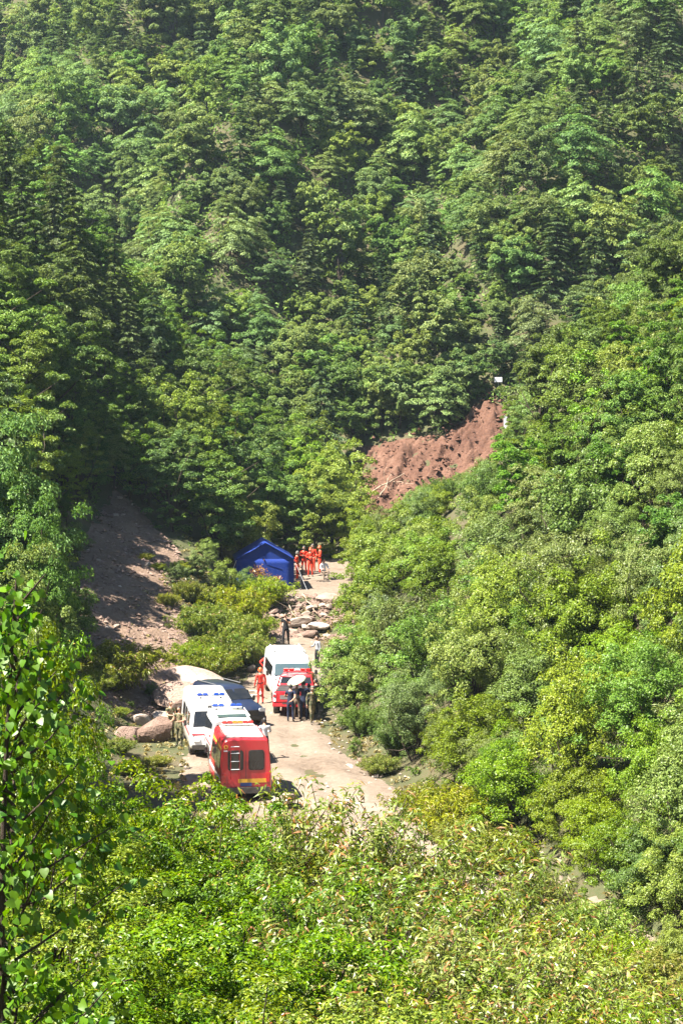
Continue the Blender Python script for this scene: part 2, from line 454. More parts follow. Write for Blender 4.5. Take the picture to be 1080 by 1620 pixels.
def tube_np(pts, radii, sides=6):
    pts = np.asarray(pts, float); n = len(pts)
    dirs = np.gradient(pts, axis=0)
    dirs = unit(dirs)
    ref = np.array([0.31, 0.95, 0.05])
    u = unit(np.cross(dirs, ref)); v = np.cross(dirs, u)
    ang = np.linspace(0, 2 * math.pi, sides, endpoint=False)
    ring = pts[:, None] + (np.cos(ang)[None, :, None] * u[:, None] + np.sin(ang)[None, :, None] * v[:, None]) * np.asarray(radii)[:, None, None]
    V = ring.reshape(-1, 3)
    F = []
    for i in range(n - 1):
        for j in range(sides):
            k = (j + 1) % sides
            F.append((i * sides + j, i * sides + k, (i + 1) * sides + k, (i + 1) * sides + j))
    return V, np.array(F)

def join_np(parts):
    Vs, Fs, o = [], [], 0
    for V, F in parts:
        Vs.append(V); Fs.append(F + o); o += len(V)
    return np.concatenate(Vs), np.concatenate(Fs)

def limb(p0, p1, r0, r1, g, bend=0.12, n=5):
    t = np.linspace(0, 1, n)[:, None]
    p = np.asarray(p0) * (1 - t) + np.asarray(p1) * t
    L = np.linalg.norm(np.asarray(p1) - np.asarray(p0))
    p = p + np.sin(t * math.pi) * g.normal(size=(1, 3)) * bend * L
    return tube_np(p, np.linspace(r0, r1, n), 5)

def clumps(g, R, H, z0, n, lumpy=0.35, power=0.45, top=1.0):
    """centres of leaf clumps through an uneven crown"""
    d = unit(g.normal(size=(n, 3)))
    d[:, 2] = np.where((d[:, 2] < -0.3) & (g.random(n) < 0.5), -d[:, 2], d[:, 2])
    rad = g.random(n) ** power
    lump = 1 + lumpy * vnoise(d[:, 0] * 1.7 + 5, d[:, 1] * 1.7, d[:, 2] * 1.7, seed=int(g.integers(1000)))
    hc = (H - z0) / 2
    c = d * (rad * lump)[:, None] * np.array([R, R, hc * top]) + np.array([0, 0, z0 + hc])
    return c

def clump_leaves(g, C, rc, per, flat=0.55, jitter=0.6, core=0.25, tilt=None, mid=None):
    """leaves over the upper side of each clump, some inside it"""
    n = len(C)
    d = unit(g.normal(size=(n, per, 3)))
    d[..., 2] = np.where(d[..., 2] < -0.2, -d[..., 2] * 0.7, d[..., 2])
    r = np.where(g.random((n, per)) < core, g.random((n, per)) ** 0.5, 0.82 + 0.25 * g.random((n, per)))
    off = d * r[..., None] * rc[:, None, None] * np.array([1, 1, flat])
    if tilt is not None:      # outer half of the clump hangs down, away from the stem
        o = unit(C * np.array([1, 1, 0]) + 1e-6)
        off[..., 2] -= tilt * (off * o[:, None]).sum(-1)
    P = C[:, None] + off
    Nn = d * np.array([1, 1, 1 / max(flat, 0.3)]) * 0.8 + g.normal(size=d.shape) * jitter + np.array([0, 0, 0.25])
    if mid is not None: Nn = Nn + unit(C - mid)[:, None] * 0.55
    return P.reshape(-1, 3), Nn.reshape(-1, 3)

def broad(seed, R, H, z0, ncl, per, leaf, mat, flat=0.8, rc=(0.16, 0.30), lumpy=0.45, trunk_r=0.14, tilt=None, aspect=0.6, stems=1, power=0.45, fold=0.18):
    g = np.random.default_rng(seed)
    C = clumps(g, R, H, z0, ncl, lumpy, power)
    C[:, :2] += (g.normal(size=2) * 0.10 * R)[None] * ((C[:, 2:] - z0) / H)
    rcs = R * (rc[0] + (rc[1] - rc[0]) * g.random(ncl))
    P, Nn = clump_leaves(g, C, rcs, per, flat, 0.34, 0.22, tilt, np.array([0, 0, z0 + (H - z0) * 0.4]))
    P[:, 2] = np.maximum(P[:, 2], 0.03 + 0.1 * g.random(len(P)))
    V, F = leaf_cards(P, Nn, leaf, g, aspect, fold)
    crown = mesh_np('crown', V, F, [mat])
    parts = []
    zt = z0 + (H - z0) * 0.55
    for k in range(stems):
        b = np.array([0, 0, -0.3]) if stems == 1 else np.array([*(g.normal(size=2) * 0.12 * R), -0.25])
        tip = np.array([*(g.normal(size=2) * (0.06 if stems == 1 else 0.35) * R), zt * (0.8 + 0.4 * g.random())])
        parts.append(limb(b, tip, trunk_r / math.sqrt(stems), trunk_r * 0.35 / math.sqrt(stems), g, 0.04, 6))
    order = g.permutation(ncl)[:min(ncl, 16)]
    for i in order:
        f = 0.25 + 0.5 * g.random()
        p0 = np.array([0, 0, 0]) * (1 - f) + np.array([0, 0, zt]) * f
        parts.append(limb(p0, C[i], trunk_r * 0.34, trunk_r * 0.10, g, 0.1, 4))
    V, F = join_np(parts)
    return mesh_np('trunk', V, F, [M['bark']], True), crown

def conifer(seed, R, H, z0, whorls, per_branch, leaf, mat, droop=0.35, trunk_r=0.15, shape=0.8):
    g = np.random.default_rng(seed)
    Ps, Ns, As = [], [], []
    parts = [limb((0, 0, -0.3), (g.normal() * 0.1, g.normal() * 0.1, H * 0.98), trunk_r, 0.02, g, 0.01, 7)]
    for i in range(whorls):
        f = (i + g.random() * 0.8) / whorls
        z = z0 + (H - z0) * f
        L = R * (1 - f) ** shape * (0.65 + 0.6 * g.random()) + 0.12 * R
        nb = int(4 + 3 * g.random())
        a0 = g.random() * 6.28
        for b in range(nb):
            a = a0 + b * 6.283 / nb + g.normal() * 0.25
            Lb = L * (0.7 + 0.5 * g.random())
            dirv = np.array([math.cos(a), math.sin(a), 0])
            t = g.random(per_branch) ** 0.6
            side = np.array([-math.sin(a), math.cos(a), 0])
            lat = (g.random(per_branch) * 2 - 1) * 0.32 * Lb * (1.1 - t * 0.8)
            zc = -droop * Lb * t ** 1.6 + 0.10 * Lb * t - np.abs(lat) * 0.25 - 0.05 * g.random(per_branch) * Lb
            P = dirv * (t * Lb)[:, None] + side * lat[:, None]
            P[:, 2] += z + zc
            Ps.append(P)
            Ns.append(np.tile([0, 0, 1.0], (per_branch, 1)) + dirv * 0.35 + g.normal(size=(per_branch, 3)) * 0.45)
            As.append(np.tile(dirv, (per_branch, 1)) + side * np.sign(lat)[:, None] * 0.8 + np.array([0, 0, -droop]))
            if b % 2 == 0:
                parts.append(limb((0, 0, z), dirv * Lb * 0.8 + np.array([0, 0, z - droop * Lb * 0.5]), trunk_r * 0.22, 0.015, g, 0.03, 3))
    P = np.concatenate(Ps); Nn = np.concatenate(Ns); A = np.concatenate(As)
    V, F = leaf_cards(P, Nn, leaf, g, 0.42, 0.12, A)
    crown = mesh_np('crown', V, F, [mat])
    V, F = join_np(parts)
    return mesh_np('trunk', V, F, [M['bark']], True), crown

def wands(seed, R, H, nstem, per, leaf, mat, aspect=0.22, arch=0.5, tip_mat=None, tip_share=0.0, spread=0.9):
    """willow-like shrub: many upright arching stems set with narrow leaves"""
    g = np.random.default_rng(seed)
    parts, Ps, Ns, As, tips = [], [], [], [], []
    for k in range(nstem):
        a = g.random() * 6.283; q = g.random() ** 0.5
        base = np.array([math.cos(a), math.sin(a), 0]) * q * R * 0.35
        lean = np.array([math.cos(a), math.sin(a), 0]) * R * spread * q * (0.6 + 0.5 * g.random())
        hh = H * (0.55 + 0.45 * g.random()) * (1 - 0.25 * q)
        t = np.linspace(0, 1, 6)[:, None]
        pts = base + lean * t ** 1.5 + np.array([0, 0, 1]) * hh * (t - arch * 0.25 * t ** 3)
        pts[:, :2] += g.normal(size=(6, 2)) * 0.03 * H
        parts.append(tube_np(pts, np.linspace(0.012, 0.003, 6) * (0.6 + H * 0.18), 4))
        tt = 0.15 + 0.88 * g.random(per) ** 0.8
        tt = np.clip(tt, 0, 1)
        seg = np.clip((tt * 5).astype(int), 0, 4); fr = tt * 5 - seg
        p = pts[seg] * (1 - fr[:, None]) + pts[seg + 1] * fr[:, None]
        dirs = unit(pts[seg + 1] - pts[seg])
        out = unit(g.normal(size=(per, 3)))
        ax = unit(dirs * 0.7 + out)
        off = ax * leaf * (0.5 + 1.6 * g.random((per, 1)) * (1 - tt[:, None] * 0.6))
        Ps.append(p + off); As.append(ax); Ns.append(out + np.array([0, 0, 0.9])); tips.append(tt)
    P = np.concatenate(Ps); Nn = np.concatenate(Ns); A = np.concatenate(As); T = np.concatenate(tips)
    P[:, 2] = np.maximum(P[:, 2], 0.04)
    V, F = leaf_cards(P, Nn, leaf, g, aspect, 0.10, A)
    mats = [mat]; idx = None
    if tip_mat:
        mats.append(tip_mat)
        idx = ((T > 0.86) & (g.random(len(T)) < tip_share)).astype(int)
    crown = mesh_np('crown', V, F, mats, False, idx)
    V, F = join_np(parts)
    return mesh_np('trunk', V, F, [M['bark']], True), crown

# ---------------------------------------------------------------- plants: prototypes
PROTO = {}
for k in range(5):
    PROTO['farb%d' % k] = broad(100 + k, 2.5, 5.4 + 0.5 * k, 0.0, 100, 100, 0.25, M['far1'], 0.75 + 0.12 * (k % 3), (0.10, 0.25), 0.8, 0.15)
for k in range(2):
    PROTO['farl%d' % k] = broad(120 + k, 2.8, 6.2, 0.2, 104, 90, 0.26, M['far1'], 0.38, (0.14, 0.28), 0.7, 0.15, 0.45, 0.42)
for k in range(3):
    PROTO['farc%d' % k] = conifer(130 + k, 2.3, 7.5 + k, 0.2, 22, 80, 0.29, M['far2'], 0.30 + 0.05 * k)
for k in range(4):
    PROTO['midb%d' % k] = broad(200 + k, 2.4, 6.4 + 0.6 * k, 0.1, 150, 140, 0.165, M['mid1'], 0.7 + 0.1 * (k % 3), (0.09, 0.22), 0.8, 0.16)
for k in range(3):
    PROTO['midc%d' % k] = conifer(230 + k, 2.4, 9.0 + k, 0.3, 28, 115, 0.235, M['mid2'], 0.34 + 0.06 * k, 0.17)
for k in range(2):
    PROTO['bri%d' % k] = broad(270 + k, 2.5, 5.6 + k, 0.0, 130, 130, 0.165, M['brt'], 0.85, (0.10, 0.24), 0.7, 0.16)
for k in range(2):
    PROTO['flb%d' % k] = broad(250 + k, 2.3, 6.6 + k, 0.1, 190, 190, 0.10, M['mid1'], 0.8, (0.08, 0.19), 0.8, 0.16)
PROTO['flc0'] = conifer(260, 2.3, 9.0, 0.3, 34, 170, 0.13, M['mid2'], 0.36, 0.17)
for k in range(4):
    PROTO['shrA%d' % k] = broad(300 + k, 1.8, 3.2 + 0.3 * k, -0.3, 115, 120, 0.125, M['shr1'] if k % 2 else M['shr2'], 0.95, (0.11, 0.26), 0.65, 0.09, None, 0.45, 4)
for k in range(3):
    PROTO['shrN%d' % k] = broad(320 + k, 1.9, 3.5 + 0.4 * k, -0.3, 170, 140, 0.090, M['shr2'] if k % 2 else M['shr1'], 1.0, (0.09, 0.21), 0.65, 0.09, None, 0.45, 5)
for k in range(3):
    PROTO['yel%d' % k] = wands(340 + k, 1.35, 1.9, 110, 120, 0.13, M['yel'], 0.26, 0.8)
for k in range(4):
    PROTO['fgb%d' % k] = broad(400 + k, 1.25, 2.5 + 0.15 * k, -0.2, 170, 130, 0.046, M['fg1'], 0.85, (0.06, 0.17), 0.75, 0.05, None, 0.55, 6, 0.5, 0.10)
for k in range(3):
    PROTO['fgw%d' % k] = wands(420 + k, 1.25, 2.5, 170, 140, 0.078, M['fg2'], 0.20, 0.6, M['red_tip'], 0.10)
for k in range(2):
    PROTO['fea%d' % k] = wands(360 + k, 1.7, 3.4, 130, 120, 0.125, M['shr1'] if k else M['shr2'], 0.34, 0.6)
PROTO['pale'] = broad(440, 1.9, 2.6, 0.1, 60, 170, 0.20, M['pale'], 0.5, (0.16, 0.32), 0.6, 0.1, 0.3)

# what must stay in view from the viewpoint of the visitors: (outline, depth of the thing seen)
CLEAR = [([(577, 712), (640, 704), (700, 694), (742, 664), (775, 642), (795, 662), (780, 700), (742, 735), (690, 754), (640, 772), (612, 800), (597, 806), (583, 785), (577, 745)], 176),
         ([(196, 850), (225, 882), (275, 950), (310, 1020), (330, 1055), (262, 1075), (190, 1060), (240, 1010), (205, 950), (180, 880)], 108),
         ([(300, 1120), (350, 1055), (430, 1015), (470, 1000), (506, 1000), (500, 1060), (500, 1165), (512, 1200), (430, 1212), (330, 1205), (296, 1180)], 100),
         ([(388, 888), (420, 864), (466, 870), (512, 872), (516, 905), (508, 935), (515, 990), (455, 990), (444, 940)], 131)]
def blocks(x, y, z, R, H):
    n = 7
    zz = z + H * np.linspace(0.15, 0.97, n)
    w = R * np.sqrt(np.clip(1 - (np.linspace(-0.8, 1, n)) ** 2, 0.05, 1)) * 0.85
    pts = np.concatenate([np.stack([np.full(n, x) + f * w, np.full(n, y), zz], -1) for f in (-1, -0.5, 0, 0.5, 1)])
    px, py = project(pts)
    return any(y < dep and inside(pl, px, py).any() for pl, dep in CLEAR)
def extent(me):
    co = np.empty(len(me.vertices) * 3, np.float32); me.vertices.foreach_get('co', co); co = co.reshape(-1, 3)
    return float(co[:, 2].max()), float(np.abs(co[:, 0]).max())
HT = {k: extent(c) for k, (t, c) in PROTO.items()}

PLANTED = []
def plant(name, proto, loc, label, cat, group, scale=1.0, rz=0.0, lean=(0, 0), sz=1.0, shy=False):
    while shy and blocks(loc[0], loc[1], loc[2], HT[proto][1] * scale, HT[proto][0] * scale * sz):
        scale *= 0.85
        if scale < 0.34: return None
    o = empty(name, (loc[0], loc[1], loc[2] - 0.05))
    o.scale = (scale, scale, scale * sz)
    o.rotation_euler = (lean[0], lean[1], rz)
    tr, cr = PROTO[proto]
    link('trunk', tr, o); link('crown', cr, o)
    tag(o, label, cat, group)
    PLANTED.append(o)
    return o

def poisson(g, n, box, rmin, ok, fixed=()):
    pts = list(fixed); out = []
    (x0, x1), (y0, y1) = box
    X = x0 + (x1 - x0) * g.random(n); Y = y0 + (y1 - y0) * g.random(n)
    okm = ok(X, Y)
    cell = {}
    for x, y in pts: cell.setdefault((int(x // 4), int(y // 4)), []).append((x, y))
    for x, y, k in zip(X, Y, okm):
        if not k: continue
        r = rmin(x, y) if callable(rmin) else rmin
        ci, cj = int(x // 4), int(y // 4); w = int(r // 4) + 1
        bad = False
        for i in range(ci - w, ci + w + 1):
            for j in range(cj - w, cj + w + 1):
                for (a, b) in cell.get((i, j), ()):
                    if (a - x) ** 2 + (b - y) ** 2 < r * r: bad = True; break
                if bad: break
            if bad: break
        if not bad:
            out.append((x, y)); cell.setdefault((ci, cj), []).append((x, y))
    return out

def in_frame(x, y, zoff, mx=40, top=-60, bot=1660):
    z = height(x, y)
    px, py = project(np.stack([np.asarray(x), np.asarray(y), z + zoff], -1))
    return (px > -mx) & (px < 1080 + mx) & (py > top) & (py < bot)

def where(px, py):
    """plain words for a place on the far mountainside"""
    row = 'at the very top of' if py < 90 else ('high on' if py < 210 else ('midway up' if py < 330 else ('low on' if py < 450 else 'at the foot of')))
    names = ['left edge', 'far left', 'left', 'left of centre', 'right of centre', 'right', 'far right', 'right edge']
    colw = names[int(min(7, max(0, px // 135)))]
    return row, colw

# far mountainside
g = np.random.default_rng(11)
def far_ok(x, y):
    F_side = (0.42 * x + 0.91 * y) > 160
    return F_side & in_frame(x, y, 3.0, 50, -70) & ~inside(SLIDE, x, y) & (y < 340)
def far_r(x, y): return 2.5 + 0.85 * vnoise(x / 6, y / 6, 0, 5) + 0.004 * max(y - 200, 0)
FAR = poisson(g, 26000, ((-60, 60), (165, 340)), far_r, far_ok)
tone = {'farb': 'bushy broadleaf tree', 'farl': 'layered drooping tree', 'farc': 'dark conifer'}
for x, y in FAR:
    z = float(height(x, y))
    n = vnoise(x / 14, y / 14, 0, 77) + 0.55 * g.normal()
    k = 'farc%d' % g.integers(3) if n > 0.7 else ('farl%d' % g.integers(2) if n < -0.35 else 'farb%d' % g.integers(5))
    px, py = project(np.array([x, y, z + 3.0]))
    row, colw = where(px, py)
    big = (0.50 + 0.7 * g.random() ** 1.3) * far_r(x, y) / 2.75
    s = tone[k[:4]]
    near = 'just above the red landslide' if (560 < px < 820 and 560 < py < 700) else '%s the far mountainside, picture %s' % (row, colw)
    nm = 'conifer_tree' if k[:4] == 'farc' else ('drooping_tree' if k[:4] == 'farl' else ('young_tree' if big < 0.78 else 'mountain_tree'))
    if nm == 'young_tree': s = 'small bushy tree'
    if nm == 'mountain_tree' and big > 1.1: s = 'large bushy broadleaf tree'
    plant(nm, k, (x, y, z), '%s %s' % (s, near), 'conifer' if nm[0] == 'c' else 'tree', 'trees on the far mountainside', big, g.random() * 6.28, (g.normal() * 0.06, g.normal() * 0.06), 0.85 + 0.35 * g.random(), True)

# left hillside
g = np.random.default_rng(12)
def left_ok(x, y):
    xl = np.interp(y, *XL)
    clear = ~inside(SCREE, x, y) & ~inside(SCREE, x + 1.2, y) & ~inside(SCREE, x + 2.6, y) & ~inside(SCREE, x + 0.8, y - 1.0) & ~inside(SCREE, x, y - 1.8)
    return (x < xl - 1.2) & ((0.42 * x + 0.91 * y) < 163) & (y > 106) & in_frame(x, y, 3.5, 60) & clear & (height(x, y) > -13.5)
LEFT = poisson(g, 9000, ((-34, 2), (106, 190)), lambda x, y: 2.7, left_ok)
for x, y in LEFT:
    z = float(height(x, y))
    n = vnoise(x / 8, y / 8, 0, 78) + 0.4 * g.normal()
    con = n > 0.15 and (x / y) < -0.065
    k = 'midc%d' % g.integers(3) if con else 'midb%d' % g.integers(4)
    px, py = project(np.array([x, y, z + 3.0]))
    big = 0.60 + 0.45 * g.random()
    if shades(x, y, HT[k][0] * big):       # kept low here: the slope above the scree lies open to the sun
        if g.random() < 0.75:
            plant('hillside_bush', 'shrA%d' % g.integers(4), (x, y, z), 'low sunlit bush on the open slope %s' % ('above the scree, %s' % ('near its top' if y > 126 else 'near its foot') if px < 300 else 'left of the blue tent'), 'bush', 'bushes around the scree', 0.36 + 0.22 * g.random(), g.random() * 6.28, (0, 0), 0.9, True)
        continue
    sz_ = 'young' if big < 0.72 else ('tall' if big > 0.93 else 'mid-sized')
    hgt = 'high on' if py < 420 else ('midway up' if py < 600 else 'low on')
    low = 'above the blue tent' if (px > 330 and py > 600) else ('at the rim of the bare scree' if (py > 640 and px < 330) else '%s the left hillside %s' % (hgt, 'by the edge' if px < 130 else ('before the far valley' if px > 300 else 'crest')))
    plant('conifer_tree' if con else 'hillside_tree', k, (x, y, z), sz_ + (' slender conifer ' if con else ' bushy broadleaf tree ') + low, 'conifer' if con else 'tree', 'trees on the left hillside', big, g.random() * 6.28, (g.normal() * 0.05, g.normal() * 0.05), 0.9 + 0.2 * g.random(), True)
# bright bushes where the two slopes meet behind the tent
for (px, yy, s, k) in [(520, 156, 1.05, 'bri0'), (543, 161, 0.8, 'bri1'), (478, 160, 1.0, 'bri1'), (385, 139, 0.75, 'bri0'), (415, 146, 0.8, 'midb2'), (450, 150, 0.8, 'midb0'), (548, 152, 0.7, 'bri0'), (475, 146, 0.7, 'midb2'), (500, 146, 0.75, 'bri1'), (527, 147.5, 0.75, 'bri0'), (552, 147, 0.55, 'bri1'), (500, 164, 1.1, 'bri0'), (560, 158, 0.7, 'bri1')]:
    x, y, z = on(px, yy)
    plant('valley_tree', k, (x, y, z), ('bright' if k[0] == 'b' else 'mid') + ' green rounded tree behind the %s' % ('blue tent' if px < 465 else ('tent edge and first men in orange' if px < 490 else ('group of men in orange' if px < 535 else 'slope shrubs right of the men in orange'))), 'tree', 'bright trees behind the blue tent', s, g.random() * 6.28, shy=True)

# right slope
g = np.random.default_rng(13)
def right_ok(x, y):
    xr = np.interp(y, *XR)
    return (x > xr + 1.0) & ((0.42 * x + 0.91 * y) < 161) & (y > 52) & in_frame(x, y, 2.0, 60) & ~inside(SLIDE, x, y)
RIGHT = poisson(g, 12000, ((-2, 34), (52, 176)), lambda x, y: 1.95 + 0.35 * (y > 100) + 0.5 * vnoise(x / 4, y / 4, 0, 6), right_ok)
for x, y in RIGHT:
    z = float(height(x, y))
    near = y < 92
    d = x - np.interp(y, *XR)
    px, py = project(np.array([x, y, z + 2.0]))
    tall = d > 9 and g.random() < 0.25 + 0.04 * (d - 9)
    k = ('midb%d' % g.integers(4)) if tall else ('fea%d' % g.integers(2) if g.random() < 0.3 else (('shrN%d' % g.integers(3)) if near else ('shrA%d' % g.integers(4))))
    s = (0.55 + 0.2 * g.random()) if tall else (0.58 + 0.68 * g.random() ** 1.5 * min(1, 0.4 + d / 6))
    if y > 145: s *= 0.75
    up_ = 'at the foot of the right slope' if d < 3.2 else ('low on the right slope' if d < 7 else ('halfway up the right slope' if d < 12 else 'high on the right slope'))
    if y < 68: w = up_ + ' by the lower corner'
    elif y < 80: w = up_ + ' above the gravel path'
    elif y < 93: w = up_ + ' facing the red van'
    elif y < 106: w = up_ + ' facing the red pickup'
    elif y < 122: w = up_ + ' facing the white van'
    elif y < 140: w = up_ + ' facing the blue tent'
    else: w = up_ + ' just before the landslide'
    sizew = 'small' if s < 0.72 else ('mid-sized' if s < 0.92 else 'large')
    spot = ' near the edge' if (px > 930 and 'corner' not in w) else ''
    w = (w + spot).replace('at the foot of the right slope', 'at the right slope foot').replace('halfway up the right', 'halfway up right').replace('just before', 'before')
    plant('slope_tree' if tall else 'slope_shrub', k, (x, y, z), ('leafy green tree ' if tall else sizew + (' dull green shrub ' if (int(k[-1]) % 2 == 0) != near else ' bright green shrub ')) + w, 'tree' if tall else 'shrub', 'plants on the right slope', s, g.random() * 6.28, (g.normal() * 0.06, g.normal() * 0.06), 0.85 + 0.4 * g.random(), True)



# nearer trees on the left flank, below the hillside
g = np.random.default_rng(14)
def planted_to(name, proto, px, D, top, label, cat, group, wide=1.0, rz=None):
    """plant whose top reaches photo row `top` when it stands at depth D"""
    x = (px - 540) / FPX * (D * CP + 6 * SP)
    z = float(height(x, D))
    zt = ray(px, top)[2] * D
    H0 = HT[proto][0]
    s = max(zt - z, 0.5) / H0
    if D < 40:       # the far side of a bush below eye level stands highest in view
        s = max(ray(px, top)[2] * (D + HT[proto][1] * s * wide * 0.12) - z, 0.5) / H0
    return plant(name, proto, (x, D, z), label, cat, group, s * wide, g.random() * 6.28 if rz is None else rz, (g.normal() * 0.04, g.normal() * 0.04), 1 / wide)
for (px, D, top, pr, w) in [(5, 83, 600, 'flc0', 0.8), (42, 81, 715, 'flc0', 0.7), (-12, 80, 640, 'flb0', 0.65), (28, 78, 790, 'flb1', 0.6), (62, 79, 850, 'flb0', 0.5), (88, 87, 880, 'flb1', 0.45), (-5, 75, 740, 'flb1', 0.6), (10, 72, 850, 'flb0', 0.55), (45, 74, 900, 'flb1', 0.5),
                            (120, 133, 690, 'midb0', 0.7), (155, 135, 700, 'midb2', 0.7), (190, 137, 715, 'midb1', 0.7), (95, 128, 720, 'midb3', 0.7), (60, 122, 640, 'midc1', 0.8), (20, 116, 600, 'midb2', 0.7), (15, 104, 690, 'midb0', 0.75), (60, 108, 760, 'flb1', 0.6), (45, 100, 800, 'flb0', 0.6), (85, 111, 840, 'flb1', 0.45), (30, 96, 860, 'flb0', 0.5), (215, 138, 735, 'midb3', 0.6), (245, 139, 730, 'midb0', 0.6), (110, 108, 905, 'shrA1', 0.9), (75, 102, 930, 'shrA3', 1.0),
                            (105, 124, 770, 'midb1', 0.6), (130, 128, 760, 'midb3', 0.55), (150, 131, 765, 'midb0', 0.5), (172, 134, 770, 'midb2', 0.5), (118, 121, 820, 'shrA0', 0.9), (198, 138, 778, 'shrA2', 0.8), (225, 139, 785, 'shrA1', 0.8), (90, 118, 850, 'shrA3', 0.9)]:
    x_ = (px - 540) / FPX * (D * CP + 6 * SP)
    if D < 106 and px > 70 and shades(x_, D, (ray(px, top)[2] * D - float(height(x_, D))) * 0.9): continue
    nm = 'conifer_tree' if pr[2:3] == 'c' or pr[3:4] == 'c' else ('flank_bush' if pr[:3] == 'shr' else 'flank_tree')
    planted_to(nm, pr, px, D, top, ('tall shaded conifer' if nm[0] == 'c' else ('dense bush' if nm == 'flank_bush' else 'leafy tree')) + ' on the left flank %s%s' % ('low down, ' if top > 780 else ('in mid height, ' if top > 680 else ''), 'at the picture edge' if px < 15 else ('beside the bare scree' if D > 106 else ('above the poplar sapling' if px < 50 else 'right above the sapling top'))), 'conifer' if nm[0] == 'c' else ('bush' if nm == 'flank_bush' else 'tree'), 'trees on the left flank', w)
# grassy bushes on the mound between scree and tent
for i, (px, D, top, pr, w) in enumerate([(250, 124, 900, 'yel0', 1.0), (285, 125, 885, 'yel1', 0.9), (318, 126, 892, 'shrA1', 0.9), (352, 127, 880, 'shrA0', 0.85), (388, 128, 895, 'shrA2', 0.85), (418, 127.5, 908, 'yel2', 1.0), (300, 121, 915, 'yel2', 0.9), (338, 121, 925, 'shrA1', 0.8), (372, 121, 922, 'yel0', 0.9), (396, 121, 935, 'shrA3', 0.75), (265, 119, 935, 'yel1', 0.9), (290, 117, 965, 'shrA1', 0.7), (322, 117, 950, 'yel2', 0.9), (355, 117, 960, 'yel1', 0.9), (384, 116.5, 968, 'shrA1', 0.7), (402, 119.5, 966, 'yel1', 0.8), (340, 114, 995, 'yel0', 0.9), (305, 112.5, 1010, 'yel1', 1.0), (265, 111, 1035, 'yel0', 1.0), (372, 114.6, 992, 'shrA3', 0.7), (230, 125, 893, 'yel2', 1.0), (322, 111.5, 1022, 'yel2', 1.0), (390, 115.2, 995, 'yel0', 0.8)]):
    planted_to('mound_bush', pr, px, D, top, ('arching yellow green bush' if pr[0] == 'y' else 'dense green bush') + ' on the mound %s' % (('nearest the tent' if px > 375 else ('in front of the tent left corner' if px > 335 else 'beside the upper scree')) if D > 120 else (('by the road shoulder' if px > 350 else 'beside the lower scree') if D < 115.5 else ('halfway down facing the road' if px > 340 else 'halfway down facing the scree'))), 'bush', 'bushes on the mound below the tent', w)
for (px, D, top, pr, w, lab) in [(238, 106, 1075, 'shrA1', 1.0, 'small dark green bush beside the big flat boulder'), (175, 105, 1010, 'yel1', 1.1, 'pale grassy bush at the foot of the scree'), (205, 103, 1105, 'shrA3', 1.0, 'low bush among the boulders at the scree foot'), (150, 101, 1060, 'yel2', 1.2, 'feathery bush left of the scree foot'), (190, 100, 1130, 'yel0', 1.0, 'low grassy clump below the pale boulders'), (738, 186, 602, 'pale', 1.0, 'pale blossoming tree beside the landslide head')]:
    planted_to('bush' if top > 700 else 'pale_tree', pr, px, D, top, lab, 'bush' if top > 700 else 'tree', None, w)
for i, (px, py) in enumerate([(578, 705), (604, 700), (632, 697), (660, 692), (688, 688), (714, 676), (742, 655)]):
    q = at(px, py, 172)
    planted_to('mountain_tree', 'farb%d' % (i % 5), px, q[1] + 1.2, py - 75 - 25 * (i % 3), 'bushy tree on the upper rim of the landslide, %s from its left end' % ['first', 'second', 'third', 'fourth', 'fifth', 'sixth', 'seventh'][i], 'tree', 'trees on the landslide rim', 0.9)
for (px, py, lab) in [(678, 1040, 'pale blossoming shrub low on the right slope above the pickup'), (858, 925, 'pale blossoming shrub in the middle of the right slope'), (955, 1010, 'pale blossoming shrub near the right edge of the slope'), (600, 950, 'pale blossoming shrub at the slope foot near the terrace')]:
    q = at(px, py + 40)
    planted_to('blossom_shrub', 'pale', px, q[1] - 1.5, py - 14, lab, 'shrub', None, 0.55)
gg = np.random.default_rng(31)
for i, (px, py) in enumerate([(95, 740), (112, 770), (128, 735), (145, 765), (160, 742), (178, 778), (110, 705), (140, 700), (168, 712), (195, 750), (205, 790), (122, 800), (98, 800), (225, 800), (150, 795)]):
    q = at(px, py)
    plant('hillside_tree', 'midb%d' % (i % 4), q, 'shaded young tree in the hollow above the scree, %s' % ['uppermost', 'in the middle', 'lowest'][0 if py < 720 else (1 if py < 780 else 2)], 'tree', 'trees in the hollow above the scree', 0.42 + 0.16 * gg.random(), gg.random() * 6.28)
for i, (px, py) in enumerate([(788, 385), (800, 415), (812, 445), (795, 455), (780, 425), (582, 118), (355, 330), (820, 470)]):
    q = at(px, py, 170)
    plant('mountain_tree', 'farb%d' % (i % 5), q, 'leafy tree standing in a gully of the far mountainside %s' % ('above the landslide' if px > 700 else 'near the top' if py < 200 else 'left of centre'), 'tree', 'trees on the far mountainside', 0.62 + 0.2 * gg.random(), gg.random() * 6.28)
for (px, D, top, lab) in [(212, 88, 1195, 'grassy clump on the flat ground left of the red van'), (248, 90, 1206, 'low grassy clump between ambulance and near bushes'), (186, 92, 1165, 'grassy clump beside the brown stone')]:
    planted_to('bush', 'yel%d' % (px % 3), px, D, top, lab, 'bush', None, 1.1)
